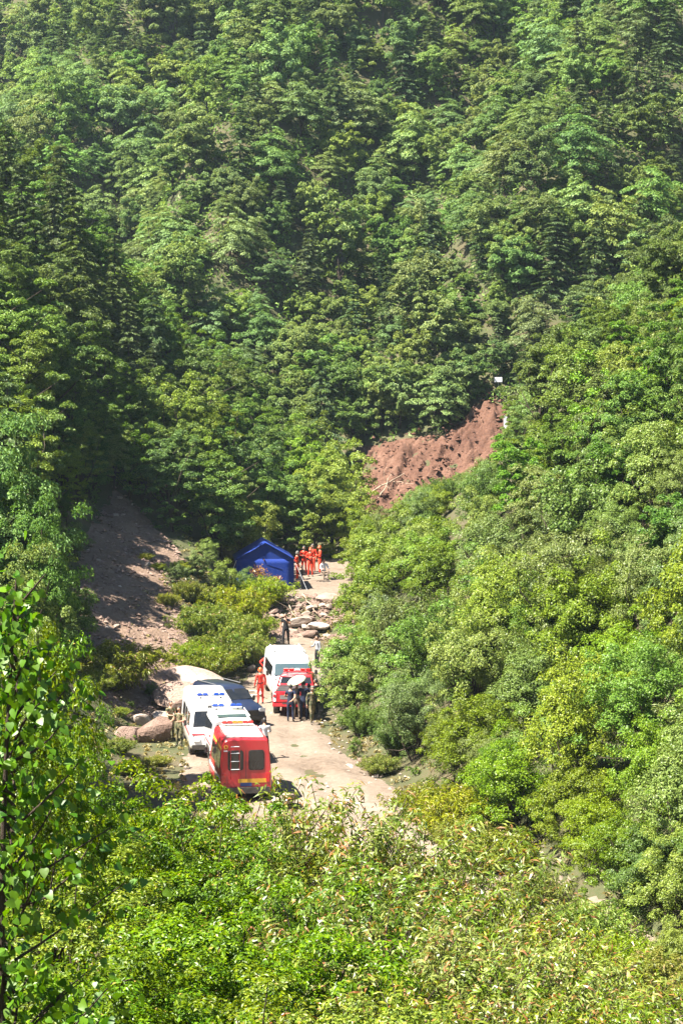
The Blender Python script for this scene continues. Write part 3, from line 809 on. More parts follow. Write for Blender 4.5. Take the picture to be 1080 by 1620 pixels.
# plants along the gravel path at the foot of the right slope
for (px, D, top, pr, w) in [(690, 79, 1235, 'yel0', 1.2), (730, 76, 1240, 'yel1', 1.0), (760, 73, 1290, 'yel2', 1.1), (705, 77, 1290, 'yel2', 1.0), (600, 88, 1190, 'yel1', 1.0), (560, 92, 1160, 'shrA3', 0.8), (850, 67, 1375, 'yel0', 1.0), (905, 64.5, 1425, 'yel2', 1.0), (980, 60, 1500, 'yel1', 1.0), (1010, 59, 1480, 'yel2', 1.1), (930, 62, 1420, 'yel0', 1.0), (780, 71.5, 1310, 'yel2', 1.1), (1050, 57, 1500, 'yel0', 1.1), (955, 61, 1470, 'yel2', 1.1)]:
    planted_to('path_bush', pr, px, D, top, 'light green grassy bush edging the lower gravel path, %s' % ('under the road bend' if px < 620 else ('by the tilted slab' if px < 720 else ('midway along' if px < 800 else ('near the right edge' if px > 990 else 'before the right corner')))), 'bush', 'grassy bushes along the gravel path', w)

for (px, D, top, pr, w) in [(1045, 63, 1265, 'shrN0', 1.0), (1075, 61, 1300, 'shrN1', 1.0), (1000, 64.5, 1340, 'shrN2', 0.9), (1070, 58.5, 1430, 'shrN0', 0.9)]:
    planted_to('slope_shrub', pr, px, D, top, 'dense shrub over the lower gravel path at the right edge', 'shrub', 'plants on the right slope', w)

# foreground bushes on the near hillside
def fg_words(kind, px, D):
    row = 'at the bottom edge' if D < 16 else ('in the middle of the foreground' if D < 20 else ('topping the foreground' if D < 25.5 else 'farthest back in the foreground'))
    if px < 90: c = 'beside the poplar sapling'
    elif px < 180: c = 'just right of the poplar sapling'
    elif px < 280: c = 'below the ambulance'
    elif px < 380: c = 'below the rescue car'
    elif px < 450: c = 'below the red van'
    elif px < 530: c = 'below the dirt road'
    elif px < 610: c = 'left of picture centre line' if D < 16 else 'under the road bend'
    elif px < 700: c = 'below the tilted slab'
    elif px < 800: c = 'below the slope foot'
    elif px < 880: c = 'towards the right corner'
    else: c = 'nearest the right corner' if px > 970 else 'close to the right corner'
    return '%s %s, %s' % (kind, row, c)
for (px, D, top, pr, w) in [(222, 25, 1182, 'fgb0', 0.75), (275, 24, 1212, 'fgb2', 0.55), (335, 24, 1218, 'fgb1', 0.9), (88, 23, 1128, 'fgb2', 0.55), (420, 23, 1250, 'fgb3', 0.9), (32, 27, 990, 'fgb1', 0.45), (5, 22, 935, 'fgb0', 0.45), (98, 31, 1080, 'fgb2', 0.36),
                            (170, 17.5, 1330, 'fgb3', 1.1), (330, 17, 1370, 'fgb2', 1.1), (480, 18, 1380, 'fgb0', 1.0), (250, 13.6, 1490, 'fgb1', 1.2), (420, 13.4, 1500, 'fgb3', 1.2), (560, 14, 1510, 'fgb2', 1.0), (100, 14, 1420, 'fgb0', 1.0)]:
    planted_to('near_bush', pr, px, D, top, fg_words('bright green small-leaved bush', px, D), 'bush', 'small-leaved bushes in the foreground', w)
for (px, D, top, pr, w) in [(400, 26, 1205, 'fgw0', 0.8), (500, 26, 1215, 'fgw1', 1.0), (590, 27, 1230, 'fgw2', 1.0), (670, 25, 1315, 'fgw0', 0.9), (760, 24, 1375, 'fgw1', 0.9), (850, 22.5, 1440, 'fgw2', 0.9), (925, 21.5, 1490, 'fgw0', 0.9), (980, 20, 1590, 'fgw1', 0.9), (620, 19, 1400, 'fgw1', 1.1), (740, 18.5, 1440, 'fgw2', 1.1), (840, 18, 1490, 'fgw0', 1.1), (920, 17.5, 1560, 'fgw1', 1.1), (660, 14.5, 1530, 'fgw2', 1.2), (790, 14.5, 1560, 'fgw0', 1.2), (540, 21, 1330, 'fgw2', 1.0)]:
    planted_to('willow_shrub', pr, px, D, top, fg_words('narrow-leaved willow shrub', px, D), 'shrub', 'willow shrubs in the foreground', w)

# poplar sapling at the left edge: large heart-shaped leaves, the nearest ones single objects
def heart_leaf(seed):
    gg = np.random.default_rng(seed)
    out = [(0, 0), (0.26, -0.06), (0.44, 0.10), (0.46, 0.28), (0.30, 0.62), (0.0, 1.0), (-0.30, 0.62), (-0.46, 0.28), (-0.44, 0.10), (-0.26, -0.06)]
    V = [(x, y, 0.10 * abs(x) - 0.16 * y * y + 0.015 * gg.normal()) for x, y in out] + [(0, 0.35, -0.03), (0, 0.7, -0.09)]
    m = 10; t = 11
    F = [(0, 1, m), (1, 2, m), (2, 3, m), (3, 4, m), (4, t, m), (4, 5, t), (5, 6, t), (6, m, t), (6, 7, m), (7, 8, m), (8, 9, m), (9, 0, m)]
    return np.array(V, float), np.array(F)
g = np.random.default_rng(15)
PX0 = (8 - 540) / FPX * 11.2
poplar = empty('poplar_sapling', (PX0, 11.2, float(height(PX0, 11.2))))
tag(poplar, 'poplar sapling with large heart-shaped leaves at the lower left edge', 'tree')
zt = 11.2 * ray(20, 915)[2] - poplar.location.z
parts = [limb((0, 0, -0.2), (0.05, 0.0, zt), 0.030, 0.006, g, 0.012, 9)]
lp, ld = [], []
for k in range(58):
    f = 0.08 + 0.90 * (k + g.random()) / 58
    a = g.random() * 6.283
    L = (0.80 - 0.66 * f) * (0.6 + 0.6 * g.random())
    p0 = np.array([0.05 * f, 0, zt * f])
    p1 = p0 + np.array([math.cos(a) * L, math.sin(a) * L * 0.8, L * (0.55 + 0.4 * g.random())])
    parts.append(limb(p0, p1, 0.009, 0.003, g, 0.05, 4))
    nl = int(20 + 52 * L)
    t = 0.15 + 0.9 * g.random(nl)
    c = p0 + (p1 - p0) * t[:, None] + g.normal(size=(nl, 3)) * 0.085
    lp.append(c); ld.append(np.tile([math.cos(a), math.sin(a), -0.2], (nl, 1)))
V, F = join_np(parts)
link('trunk', mesh_np('trunk', V, F, [M['bark']], True), poplar)
lp = np.concatenate(lp); ld = np.concatenate(ld)
_px, _py = project(lp + np.array(poplar.location))
_k = ~((_px > 70) & (_py < 1010)); lp, ld = lp[_k], ld[_k]
nl = len(lp)
dirs = unit(ld * 0.5 + g.normal(size=(nl, 3)) * 0.6 + np.array([0, 0, -0.75]))          # blades hang
face = unit(g.normal(size=(nl, 3)) * 0.55 + np.array([-0.15, -0.55, 0.55]))
face = unit(face - (face * dirs).sum(1, keepdims=True) * dirs)
side = np.cross(dirs, face)
size = 0.030 + 0.030 * g.random(nl)
LV = [heart_leaf(900 + i) for i in range(4)]
pw = lp + np.array(poplar.location)
ppx, ppy = project(pw)
vis = (ppx > 4) & (ppx < 1080) & (ppy > 860) & (ppy < 1610)
rank = np.where(vis, pw[:, 1] * 10 - size * 60, 1e9)
front = set(np.argsort(rank)[:300].tolist())
VV, FF, off = [], [], 0
LM = [mesh_np('leaf', V, F, [M['pop']], True) for V, F in LV]
for i in range(nl):
    if i in front:
        o = link('leaf', LM[i % 4], poplar)
        o.matrix_local = Matrix(((side[i, 0] * size[i], dirs[i, 0] * size[i], face[i, 0] * size[i], lp[i, 0]), (side[i, 1] * size[i], dirs[i, 1] * size[i], face[i, 1] * size[i], lp[i, 1]), (side[i, 2] * size[i], dirs[i, 2] * size[i], face[i, 2] * size[i], lp[i, 2]), (0, 0, 0, 1)))
    else:
        v, f = LV[i % 4]
        VV.append(lp[i] + (v[:, :1] * side[i] + v[:, 1:2] * dirs[i] + v[:, 2:] * face[i]) * size[i])
        FF.append(f + off); off += len(v)
tag(link('crown', mesh_np('crown', np.concatenate(VV), np.concatenate(FF), [M['pop']], True), poplar), None, None, None, 'stuff')

# low undergrowth over the slopes, uncountable
g = np.random.default_rng(16)
def undergrowth(name, n, box, ok, leaf, hmax, label, mat):
    X = box[0][0] + (box[0][1] - box[0][0]) * g.random(n); Y = box[1][0] + (box[1][1] - box[1][0]) * g.random(n)
    k = ok(X, Y) & (fbm(X * 0.35, Y * 0.35, seed=88, oct=2) > -0.45)
    X, Y = X[k], Y[k]
    m = 14
    P = np.stack([X, Y, height(X, Y)], -1)
    hh = hmax * (0.4 + 0.6 * g.random(len(P))) * (0.7 + 0.6 * fbm(X * 0.5, Y * 0.5, seed=90, oct=2))
    d = unit(g.normal(size=(len(P), m, 3))); d[..., 2] = np.abs(d[..., 2])
    Q = P[:, None] + d * (hh[:, None] * (0.5 + 0.5 * g.random((len(P), m))))[..., None] * np.array([0.9, 0.9, 1.0])
    Nn = d + g.normal(size=d.shape) * 0.6 + np.array([0, 0, 0.4])
    V, F = leaf_cards(Q.reshape(-1, 3), Nn.reshape(-1, 3), leaf, g, 0.45, 0.15)
    tag(link(name, mesh_np(name, V, F, [mat])), label, None, None, 'stuff')
bare = lambda x, y: ~inside(SLIDE, x, y) & ~inside(SCREE, x, y) & ~road_mask(x, y, 0.2) & ~ledge_mask(x, y, 0.3)
undergrowth('undergrowth', 27000, ((-60, 60), (158, 330)), lambda x, y: ((0.42 * x + 0.91 * y) > 158) & in_frame(x, y, 0, 60, -60) & bare(x, y), 0.44, 2.0, 'scrub covering the ground of the far mountainside', M['far1'])
undergrowth('undergrowth', 7000, ((-34, 34), (70, 176)), lambda x, y: ((0.42 * x + 0.91 * y) < 162) & in_frame(x, y, 0, 60) & bare(x, y) & ((x < np.interp(y, *XL) - 0.5) | (x > np.interp(y, *XR) + 0.3)), 0.16, 0.7, 'scrub covering the ground of the two valley slopes', M['under'])
undergrowth('undergrowth', 5000, ((-14, 14), (9, 62)), lambda x, y: in_frame(x, y, 0, 100, 600, 1800) & bare(x, y), 0.09, 0.55, 'weeds covering the ground of the near hillside', M['fg1'])
undergrowth('grass', 3200, ((-12, 10), (56, 132)), lambda x, y: in_frame(x, y, 0, 60) & ~road_mask(x, y, -0.15) & ~ledge_mask(x, y, 0.0) & ~inside(SLIDE, x, y) & (x > np.interp(y, *XL) - 3.5) & (x < np.interp(y, *XR) + 1.5), 0.16, 0.35, 'dry grass along the road edges', M['dry'])

# ---------------------------------------------------------------- rocks and rubble
def rock_mesh(seed, flat=0.7, cuts=9):
    gg = np.random.default_rng(seed)
    bm = bmesh.new()
    bmesh.ops.create_icosphere(bm, subdivisions=3, radius=1.0)
    planes = [(unit(gg.normal(size=3)), 0.55 + 0.3 * gg.random()) for _ in range(cuts)]
    for v in bm.verts:
        p = np.array(v.co)
        for n, d in planes:
            k = p @ n - d
            if k > 0: p = p - n * k * 0.92
        p = p * (1 + 0.10 * float(fbm(p[0] * 2 + seed, p[1] * 2, p[2] * 2, seed=5, oct=3)))
        v.co = (p[0], p[1], p[2] * flat)
    return bm_mesh('rock', bm, [M['rock']])
ROCKS = [rock_mesh(500 + i, 0.55 + 0.08 * (i % 4)) for i in range(6)]
PALE = []
for r in ROCKS[:4]:
    c = r.copy(); c.materials.clear(); c.materials.append(M['stone']); PALE.append(c)
g = np.random.default_rng(17)
def rock(name, me, x, y, size, label, group=None, sink=0.25, rot=None):
    z = float(height(x, y))
    o = link(name, me, None, (x, y, z + size[2] * (0.55 - sink)), rot or (g.normal() * 0.2, g.normal() * 0.2, g.random() * 6.28))
    o.scale = size
    return tag(o, label, 'rock', group)
def rpx(name, me, px, py, w, h, label, group=None, sink=0.25, rot=None):
    p = at(px, py)
    k = FPX / p[1]
    return rock(name, me, p[0], p[1], (w / k / 1.5, w / k / 1.5 * 0.8, h / k / 1.1), label, group, sink, rot)
rpx('boulder', ROCKS[0], 284, 1128, 68, 56, 'big flat-topped pinkish boulder behind the white ambulance', None, 0.1, (0.1, 0.05, 0.3))
rpx('boulder', ROCKS[1], 245, 1172, 54, 44, 'rough brown boulder beside the men in camouflage', None, 0.15)
rpx('boulder', ROCKS[2], 303, 1092, 78, 36, 'dark root-covered earth block above the flat boulder', None, 0.1, (0.2, 0, 0.1))
rpx('boulder', PALE[1], 262, 1140, 36, 18, 'pale slab leaning under the flat boulder')
rpx('boulder', PALE[0], 222, 1146, 34, 22, 'pale angular stone at the scree foot')
rpx('boulder', ROCKS[3], 205, 1170, 40, 26, 'brown stone half hidden by the near bushes')
rpx('stone_slab', PALE[2], 652, 1278, 34, 12, 'pale tilted slab lying on the lower gravel path', None, 0.0, (0.25, -0.3, 0.4))
rpx('stone_slab', PALE[3], 445, 1276, 48, 14, 'white slab showing through the foreground willow tops', None, -0.2)
rpx('boulder', ROCKS[4], 492, 1012, 26, 18, 'brown boulder at the road edge behind the white van', None, 0.1)
rpx('boulder', PALE[0], 505, 996, 34, 16, 'whitish boulder on the bank below the terrace')
rpx('boulder', PALE[2], 470, 990, 44, 14, 'long pale rock at the foot of the rubble bank')
rpx('boulder', ROCKS[5], 520, 952, 34, 18, 'light brown rock under the shrubs by the terrace edge')
spots = []
for i in range(44):       # rubble bank under the terrace
    y = 122.5 + 7.5 * g.random(); x = -5.2 + 5.0 * g.random(); spots.append((x, y, 0.16 + 0.34 * g.random(), 'brown rubble stone on the bank below the blue tent', 'rubble under the terrace', 0.6))
for i in range(46):       # road shoulder left
    y = 98 + 24 * g.random(); x = np.interp(y, _ry, [r[2] for r in ROAD_EDGE]) - 0.9 + 1.3 * g.random(); spots.append((x, y, 0.12 + 0.26 * g.random() ** 2, 'loose pale stone along the left road shoulder', 'stones along the road', 0.3))
for i in range(34):
    y = 56 + 36 * g.random(); x = np.interp(y, *XR) - 1.5 * g.random(); spots.append((x, y, 0.10 + 0.22 * g.random() ** 2, 'grey stone on the lower gravel path', 'stones on the gravel path', 0.4))
for i in range(60):
    for _ in range(40):
        x, y = -16 + 11 * g.random(), 100 + 38 * g.random()
        if inside(SCREE, np.array([x]), np.array([y]))[0]: break
    spots.append((x, y, 0.10 + 0.24 * g.random() ** 2, 'pinkish broken stone lying on the scree slope', 'stones on the scree', 0.5))
for x, y, s, lab, grp, pr in spots:
    rock('stone', ROCKS[g.integers(6)] if g.random() < pr else PALE[g.integers(4)], x, y, (s, s * (0.6 + 0.4 * g.random()), s * (0.5 + 0.4 * g.random())), lab, grp, 0.2)
# gravel, uncountable
def gravel(name, n, box, ok, smin, smax, mat, label, lift=0.03):
    X = box[0][0] + (box[0][1] - box[0][0]) * g.random(n); Y = box[1][0] + (box[1][1] - box[1][0]) * g.random(n)
    k = ok(X, Y); X, Y = X[k], Y[k]
    m = len(X)
    base = np.array([(1, 0, 0), (-0.2, 0.9, 0.1), (-0.9, -0.2, 0), (0.1, -0.9, -0.1), (0.1, 0.1, 0.8), (-0.1, 0, -0.6)])
    tri = np.array([(0, 1, 4), (1, 2, 4), (2, 3, 4), (3, 0, 4), (1, 0, 5), (2, 1, 5), (3, 2, 5), (0, 3, 5)])
    s = (smin + (smax - smin) * g.random(m) ** 2.5)
    A = g.random(m) * 6.28
    V = np.tile(base, (m, 1, 1)) * (0.7 + 0.6 * g.random((m, 6, 1))) * s[:, None, None]
    c, sn = np.cos(A)[:, None], np.sin(A)[:, None]
    V = np.stack([V[..., 0] * c - V[..., 1] * sn, V[..., 0] * sn + V[..., 1] * c, V[..., 2] * 0.8], -1)
    V += np.stack([X, Y, height(X, Y) + lift], -1)[:, None]
    F = (tri[None] + (np.arange(m) * 6)[:, None, None]).reshape(-1, 3)
    tag(link(name, mesh_np(name, V.reshape(-1, 3), F, [mat])), label, None, None, 'stuff')
gravel('gravel', 9000, ((-17, -4), (98, 142)), lambda x, y: inside(SCREE, x, y), 0.04, 0.22, M['rock'], 'broken stone fragments over the scree slope', 0.10)
gravel('gravel', 7500, ((-9, 14), (46, 124)), lambda x, y: road_mask(x, y, 0.9) & ~(road_mask(x, y, -0.6) & (fbm(x * 0.7, y * 0.5, seed=95, oct=2) < -0.02)), 0.02, 0.12, M['stone'], 'loose gravel on and beside the dirt road', 0.05)
gravel('rubble', 2600, ((-6, 1), (121.5, 130.5)), lambda x, y: fbm(x * 0.8, y * 0.8, seed=96, oct=2) > -0.2, 0.05, 0.22, M['rock'], 'rubble on the bank below the terrace', 0.05)
gravel('clods', 3500, ((0, 18), (158, 195)), lambda x, y: inside(SLIDE, x, y), 0.06, 0.28, M['slide'], 'clods of red clay over the landslide', 0.7)

# ---------------------------------------------------------------- vehicles (built facing +Y, origin on the ground under the middle)
M['red'] = paint('red_paint', (0.42, 0.012, 0.022), 0.30, 0, 0.5, dust=0.05)
M['white'] = paint('white_paint', (0.62, 0.62, 0.60), 0.32, 0, 0.5, dust=0.06)
M['navy'] = paint('navy_paint', (0.008, 0.014, 0.036), 0.32, 0.0, 0.25, dust=0.02)
M['cream'] = paint('pale_roof', (0.50, 0.46, 0.41), 0.6, dust=0.12)
M['glass'] = paint('tinted_glass', (0.010, 0.012, 0.014), 0.07, 0, 0, 0.6, dust=0.02)
M['shield'] = paint('windscreen_glass', (0.045, 0.075, 0.085), 0.05, 0, 0, 0.8, dust=0.03)
M['black'] = paint('black_plastic', (0.016, 0.016, 0.017), 0.55, dust=0.10)
M['rubber'] = paint('tyre_rubber', (0.022, 0.021, 0.020), 0.85, dust=0.25)
M['steel'] = paint('grey_steel', (0.42, 0.42, 0.42), 0.35, 0.8, dust=0.1)
M['rl'] = paint('red_lens', (0.45, 0.010, 0.012), 0.15, 0, 0.4, dust=0.03)
M['bl'] = paint('blue_lens', (0.012, 0.07, 0.38), 0.15, 0, 0.4, dust=0.03)
M['am'] = paint('amber_lens', (0.62, 0.20, 0.015), 0.2, 0, 0.4, dust=0.03)
M['wl'] = paint('clear_lens', (0.7, 0.72, 0.74), 0.12, 0, 0.4, dust=0.03)
M['yellow'] = paint('yellow_film', (0.66, 0.36, 0.03), 0.45, dust=0.05)
M['rstripe'] = paint('red_film', (0.40, 0.02, 0.03), 0.45, dust=0.05)
M['plate'] = paint('blue_plate', (0.02, 0.06, 0.26), 0.4, dust=0.08)

def smooth_by_angle(me, deg=38):
    me.polygons.foreach_set('use_smooth', [True] * len(me.polygons))
    me.set_sharp_from_angle(angle=math.radians(deg))

def loft(name, secs, mat, parent):
    """secs: (y, z_bottom, z_belt, z_top, half_width, half_width_top)"""
    rings = []
    for (y, zb, zl, zt, hb, ht) in secs:
        half = [(hb * 0.90, zb), (hb * 0.985, zb + 0.10), (hb, (zb + zl) / 2), (hb * 0.99, zl), (ht + (hb - ht) * 0.12, zt - 0.16), (ht - 0.045, zt - 0.05), (ht - 0.16, zt - 0.01), (0, zt + 0.02)]
        r = [(x, y, z) for x, z in half] + [(-x, y, z) for x, z in reversed(half[:-1])]
        rings.append(r)
    n = len(rings[0])
    bm = bmesh.new()
    vs_ = [[bm.verts.new(p) for p in r] for r in rings]
    for a, b in zip(vs_[:-1], vs_[1:]):
        for i in range(n):
            bm.faces.new((a[i], a[(i + 1) % n], b[(i + 1) % n], b[i]))
    bm.faces.new(vs_[0]); bm.faces.new(list(reversed(vs_[-1])))
    me = bm_mesh(name, bm, [mat])
    smooth_by_angle(me)
    return link(name, me, parent)

def rounded(w, h, r, n=3):
    pts = []
    for cx, cy, a0 in ((w / 2 - r, h / 2 - r, 0), (-w / 2 + r, h / 2 - r, 90), (-w / 2 + r, -h / 2 + r, 180), (w / 2 - r, -h / 2 + r, 270)):
        for k in range(n + 1):
            a = math.radians(a0 + 90 * k / n)
            pts.append((cx + r * math.cos(a), cy + r * math.sin(a)))
    return pts

def slab(name, pts3, nrm, thick, mat, parent):
    """thin solid on a flat or gently bent outline"""
    nrm = Vector(nrm).normalized()
    bm = bmesh.new()
    a = [bm.verts.new(Vector(p) + nrm * thick) for p in pts3]
    b = [bm.verts.new(Vector(p) - nrm * 0.012) for p in pts3]
    bm.faces.new(a); bm.faces.new(list(reversed(b)))
    for i in range(len(a)):
        j = (i + 1) % len(a)
        bm.faces.new((a[i], b[i], b[j], a[j]))
    return link(name, bm_mesh(name, bm, [mat]), parent)

def back_pane(name, cx, cz, w, h, y, mat, parent, r=0.08, sgn=-1, thick=0.012):
    return slab(name, [(cx + a, y, cz + b) for a, b in rounded(w, h, r)], (0, sgn, 0), thick, mat, parent)

def side_pane(name, side, ys, zs, hw, mat, parent, thick=0.010):
    """side: -1 / +1; ys (y0,y1), zs (z0,z1); hw: function z -> half width"""
    (y0, y1), (z0, z1) = ys, zs
    pts = [((y0 + y1) / 2 + a, (z0 + z1) / 2 + b) for a, b in rounded(y1 - y0, z1 - z0, min(0.07, (z1 - z0) * 0.3))]
    P = [(side * hw(z), y, z) for y, z in pts]
    slope = (hw(z1) - hw(z0)) / (z1 - z0)
    return slab(name, P, (side, 0, -slope), thick, mat, parent)

def cuboid(name, c, s, mat, parent, bevel=0.015):
    bm = bmesh.new()
    bmesh.ops.create_cube(bm, size=1.0)
    for v in bm.verts: v.co = Vector((v.co.x * s[0] + c[0], v.co.y * s[1] + c[1], v.co.z * s[2] + c[2]))
    if bevel: bmesh.ops.bevel(bm, geom=list(bm.edges), offset=min(bevel, min(s) * 0.3), segments=2, affect='EDGES')
    return link(name, bm_mesh(name, bm, [mat]), parent)

def tube(name, pts, r, mat, parent, sides=6):
    V, F = tube_np(pts, [r] * len(pts), sides)
    return link(name, mesh_np(name, V, F, [mat], True), parent)

WHEELS = {}
def wheel(parent, x, y, r, w=0.23):
    key = (r, w)
    if key not in WHEELS:
        prof = [(r * 0.60, -w / 2), (r * 0.92, -w / 2), (r, -w * 0.34), (r, w * 0.34), (r * 0.92, w / 2), (r * 0.60, w / 2)]
        def spin(profile, mat, nm):
            n = 20; V = []; F = []
            for k in range(n):
                a = 2 * math.pi * k / n
                V += [(xx, rr * math.cos(a), rr * math.sin(a)) for rr, xx in profile]
            m = len(profile)
            for k in range(n):
                for i in range(m - 1):
                    F.append((k * m + i, k * m + i + 1, ((k + 1) % n) * m + i + 1, ((k + 1) % n) * m + i))
            return mesh_np(nm, V, F, [mat], True)
        WHEELS[key] = (spin(prof, M['rubber'], 'wheel'), spin([(0.02, w * 0.30), (r * 0.25, w * 0.34), (r * 0.42, w * 0.22), (r * 0.62, w * 0.40)], M['steel'], 'rim'))
    o = link('wheel', WHEELS[key][0], parent, (x, y, r))
    rim = link('rim', WHEELS[key][1], o)
    if x < 0: rim.rotation_euler = (0, 0, math.pi)
    return o

def light_bar(parent, y, z, w, cols, mid=None):
    b = cuboid('light_bar', (0, y, z), (w, 0.26, 0.05), M['black'] if mid is None else M[mid], parent)
    n = len(cols)
    for i, c in enumerate(cols):
        ww = w / n
        cuboid('lamp', (-w / 2 + ww * (i + 0.5), y, z + 0.075), (ww * 0.96, 0.24, 0.10), M[c], b, 0.03)
    for s in (-1, 1): cuboid('bracket', (s * w * 0.36, y, z - 0.05), (0.05, 0.10, 0.07), M['black'], b, 0)
    return b

def mirrors(parent, y, z, hw, mat='black', up=0.0):
    for s in (-1, 1):
        m = cuboid('mirror', (s * (hw + 0.17), y, z), (0.13, 0.10, 0.26), M[mat], parent, 0.03)
        tube('bracket', [(s * hw * 0.98, y, z - 0.08), (s * (hw + 0.12), y, z - 0.04)], 0.016, M['black'], m)

def place_car(o, px, D, rz, lift=0.06):
    x = (px - 540) / FPX * (D * CP + 16 * SP)
    o.location = (x, D, float(height(x, D)) + lift)
    dz = float(height(x + 0, D + 1.5) - height(x, D - 1.5)) / 3.0
    o.rotation_euler = (0, 0, rz)

# red fire minibus, tail towards the viewer
A = empty('fire_van')
tag(A, 'red high-roofed rescue van with pale roof seen from behind, nearest vehicle', 'van')
SA = [(-2.45, 0.42, 1.20, 2.46, 0.96, 0.85), (-2.36, 0.34, 1.20, 2.54, 1.0, 0.885), (0.75, 0.32, 1.20, 2.54, 1.0, 0.885), (1.10, 0.32, 1.18, 2.42, 1.0, 0.86), (1.75, 0.32, 1.12, 1.62, 0.99, 0.88), (1.95, 0.32, 1.05, 1.28, 0.98, 0.90), (2.55, 0.34, 0.85, 1.08, 0.95, 0.86), (2.70, 0.42, 0.72, 0.90, 0.88, 0.80)]
loft('body', SA, M['red'], A)
hwA = lambda z: 1.0 - max(0, z - 1.2) * 0.085
slab('roof_panel', [(-0.70, -2.20, 2.552), (0.70, -2.20, 2.552), (0.70, 0.72, 2.552), (-0.70, 0.72, 2.552)], (0, 0, 1), 0.014, M['cream'], A)  # pale panel over the middle of the red roof
for yy in (-1.5, -0.8, -0.1): slab('roof_rib', [(-0.66, yy - 0.03, 2.568), (0.66, yy - 0.03, 2.568), (0.66, yy + 0.03, 2.568), (-0.66, yy + 0.03, 2.568)], (0, 0, 1), 0.012, M['cream'], A)
for cx in (-0.40, 0.40):
    f = back_pane('rear_window', cx, 1.68, 0.60, 0.80, -2.452, M['black'], A, 0.09)
    back_pane('pane', cx, 1.68, 0.53, 0.73, -2.463, M['glass'], f, 0.08)
back_pane('door_seam', 0.0, 1.30, 0.018, 1.55, -2.452, M['black'], A, 0.005, thick=0.004)
back_pane('bumper', 0.0, 0.50, 1.86, 0.24, -2.50, M['black'], A, 0.06, thick=0.06)
back_pane('reflective_band', 0.25, 0.86, 1.10, 0.16, -2.452, M['yellow'], A, 0.02, thick=0.006)
back_pane('number_plate', 0.0, 0.72, 0.44, 0.14, -2.452, M['plate'], A, 0.02, thick=0.008)
for s in (-1, 1): back_pane('tail_light', s * 0.84, 0.98, 0.14, 0.34, -2.455, M['rl'], A, 0.03, thick=0.02)
em = back_pane('emblem', -0.77, 2.21, 0.15, 0.15, -2.452, M['yellow'], A, 0.05, thick=0.006)
back_pane('flame', -0.77, 2.22, 0.07, 0.09, -2.461, M['rl'], em, 0.03, thick=0.004)
back_pane('badge', -0.78, 2.06, 0.15, 0.05, -2.452, M['wl'], A, 0.015, thick=0.005)
ld = tube('ladder', [(-0.60, -2.56, 2.30), (-0.60, -2.56, 1.00), (-0.60, -2.47, 0.95)], 0.014, M['red'], A)
tube('rail', [(-0.26, -2.56, 2.30), (-0.26, -2.56, 1.00), (-0.26, -2.47, 0.95)], 0.014, M['red'], ld)
for z in (2.24, 1.98, 1.66, 1.34): tube('rung', [(-0.60, -2.56, z), (-0.26, -2.56, z)], 0.016, M['wl'], ld)
for s in (-1, 1):
    for y0, y1 in ((-2.15, -1.15), (-1.05, -0.15), (-0.02, 0.92)):
        side_pane('side_window', s, (y0, y1), (1.30, 1.98), hwA, M['glass'], A)
    side_pane('side_stripe', s, (-2.30, 0.95), (2.06, 2.16), hwA, M['yellow'], A, 0.004)
    side_pane('side_stripe', s, (-2.30, 1.70), (0.86, 1.00), lambda z: 1.0, M['wl'], A, 0.006)
    for y in (-1.55, 1.75): wheel(A, s * 0.86, y, 0.34)
slab('windscreen', [(-0.80, 1.16, 2.34), (0.80, 1.16, 2.34), (0.86, 1.86, 1.42), (-0.86, 1.86, 1.42)], (0, 0.8, 0.6), 0.03, M['shield'], A)
light_bar(A, 0.42, 2.64, 1.25, ['rl', 'rl', 'am', 'am', 'rl', 'rl'], 'white')
mirrors(A, 1.35, 1.45, 1.0)
A.scale = (0.95, 0.95, 0.93)
place_car(A, 378, 84.3, math.radians(9))

# white off-road ambulance in front of it
B = empty('white_rescue_car')
tag(B, 'white rescue car with red stripe and blue roof lights ahead of the red van', 'car')
SB = [(-2.25, 0.45, 1.05, 1.86, 0.88, 0.74), (-2.12, 0.38, 1.06, 1.93, 0.92, 0.77), (0.35, 0.36, 1.06, 1.95, 0.92, 0.77), (0.62, 0.36, 1.05, 1.88, 0.92, 0.76), (1.12, 0.36, 1.02, 1.30, 0.92, 0.82), (1.25, 0.36, 0.98, 1.16, 0.92, 0.84), (2.15, 0.38, 0.86, 1.04, 0.88, 0.80), (2.30, 0.45, 0.70, 0.86, 0.82, 0.74)]
loft('body', SB, M['white'], B)
hwB = lambda z: 0.92 - max(0, z - 1.06) * 0.165
back_pane('rear_window', 0, 1.47, 1.36, 0.52, -2.262, M['glass'], B, 0.08, thick=0.02)
slab('roof_glass', [(-0.58, -1.95, 1.965), (0.58, -1.95, 1.965), (0.58, -1.30, 1.975), (-0.58, -1.30, 1.975)], (0, 0, 1), 0.012, M['shield'], B)
for s in (-1, 1):
    for y0, y1 in ((-2.0, -1.15), (-1.05, -0.25), (-0.15, 0.62)):
        side_pane('side_window', s, (y0, y1), (1.16, 1.72), hwB, M['glass'], B)
    side_pane('side_stripe', s, (-2.10, 2.0), (0.84, 0.94), lambda z: 0.921, M['rstripe'], B, 0.006)
    side_pane('fender', s, (-1.80, -0.90), (0.42, 0.78), lambda z: 0.93, M['black'], B, 0.03)
    for y in (-1.35, 1.42): wheel(B, s * 0.80, y, 0.38)
    back_pane('tail_light', s * 0.78, 1.02, 0.14, 0.30, -2.262, M['rl'], B, 0.03, thick=0.02)
    tube('roof_rail', [(s * 0.70, -1.9, 1.99), (s * 0.70, 0.2, 2.0)], 0.022, M['white'], B)
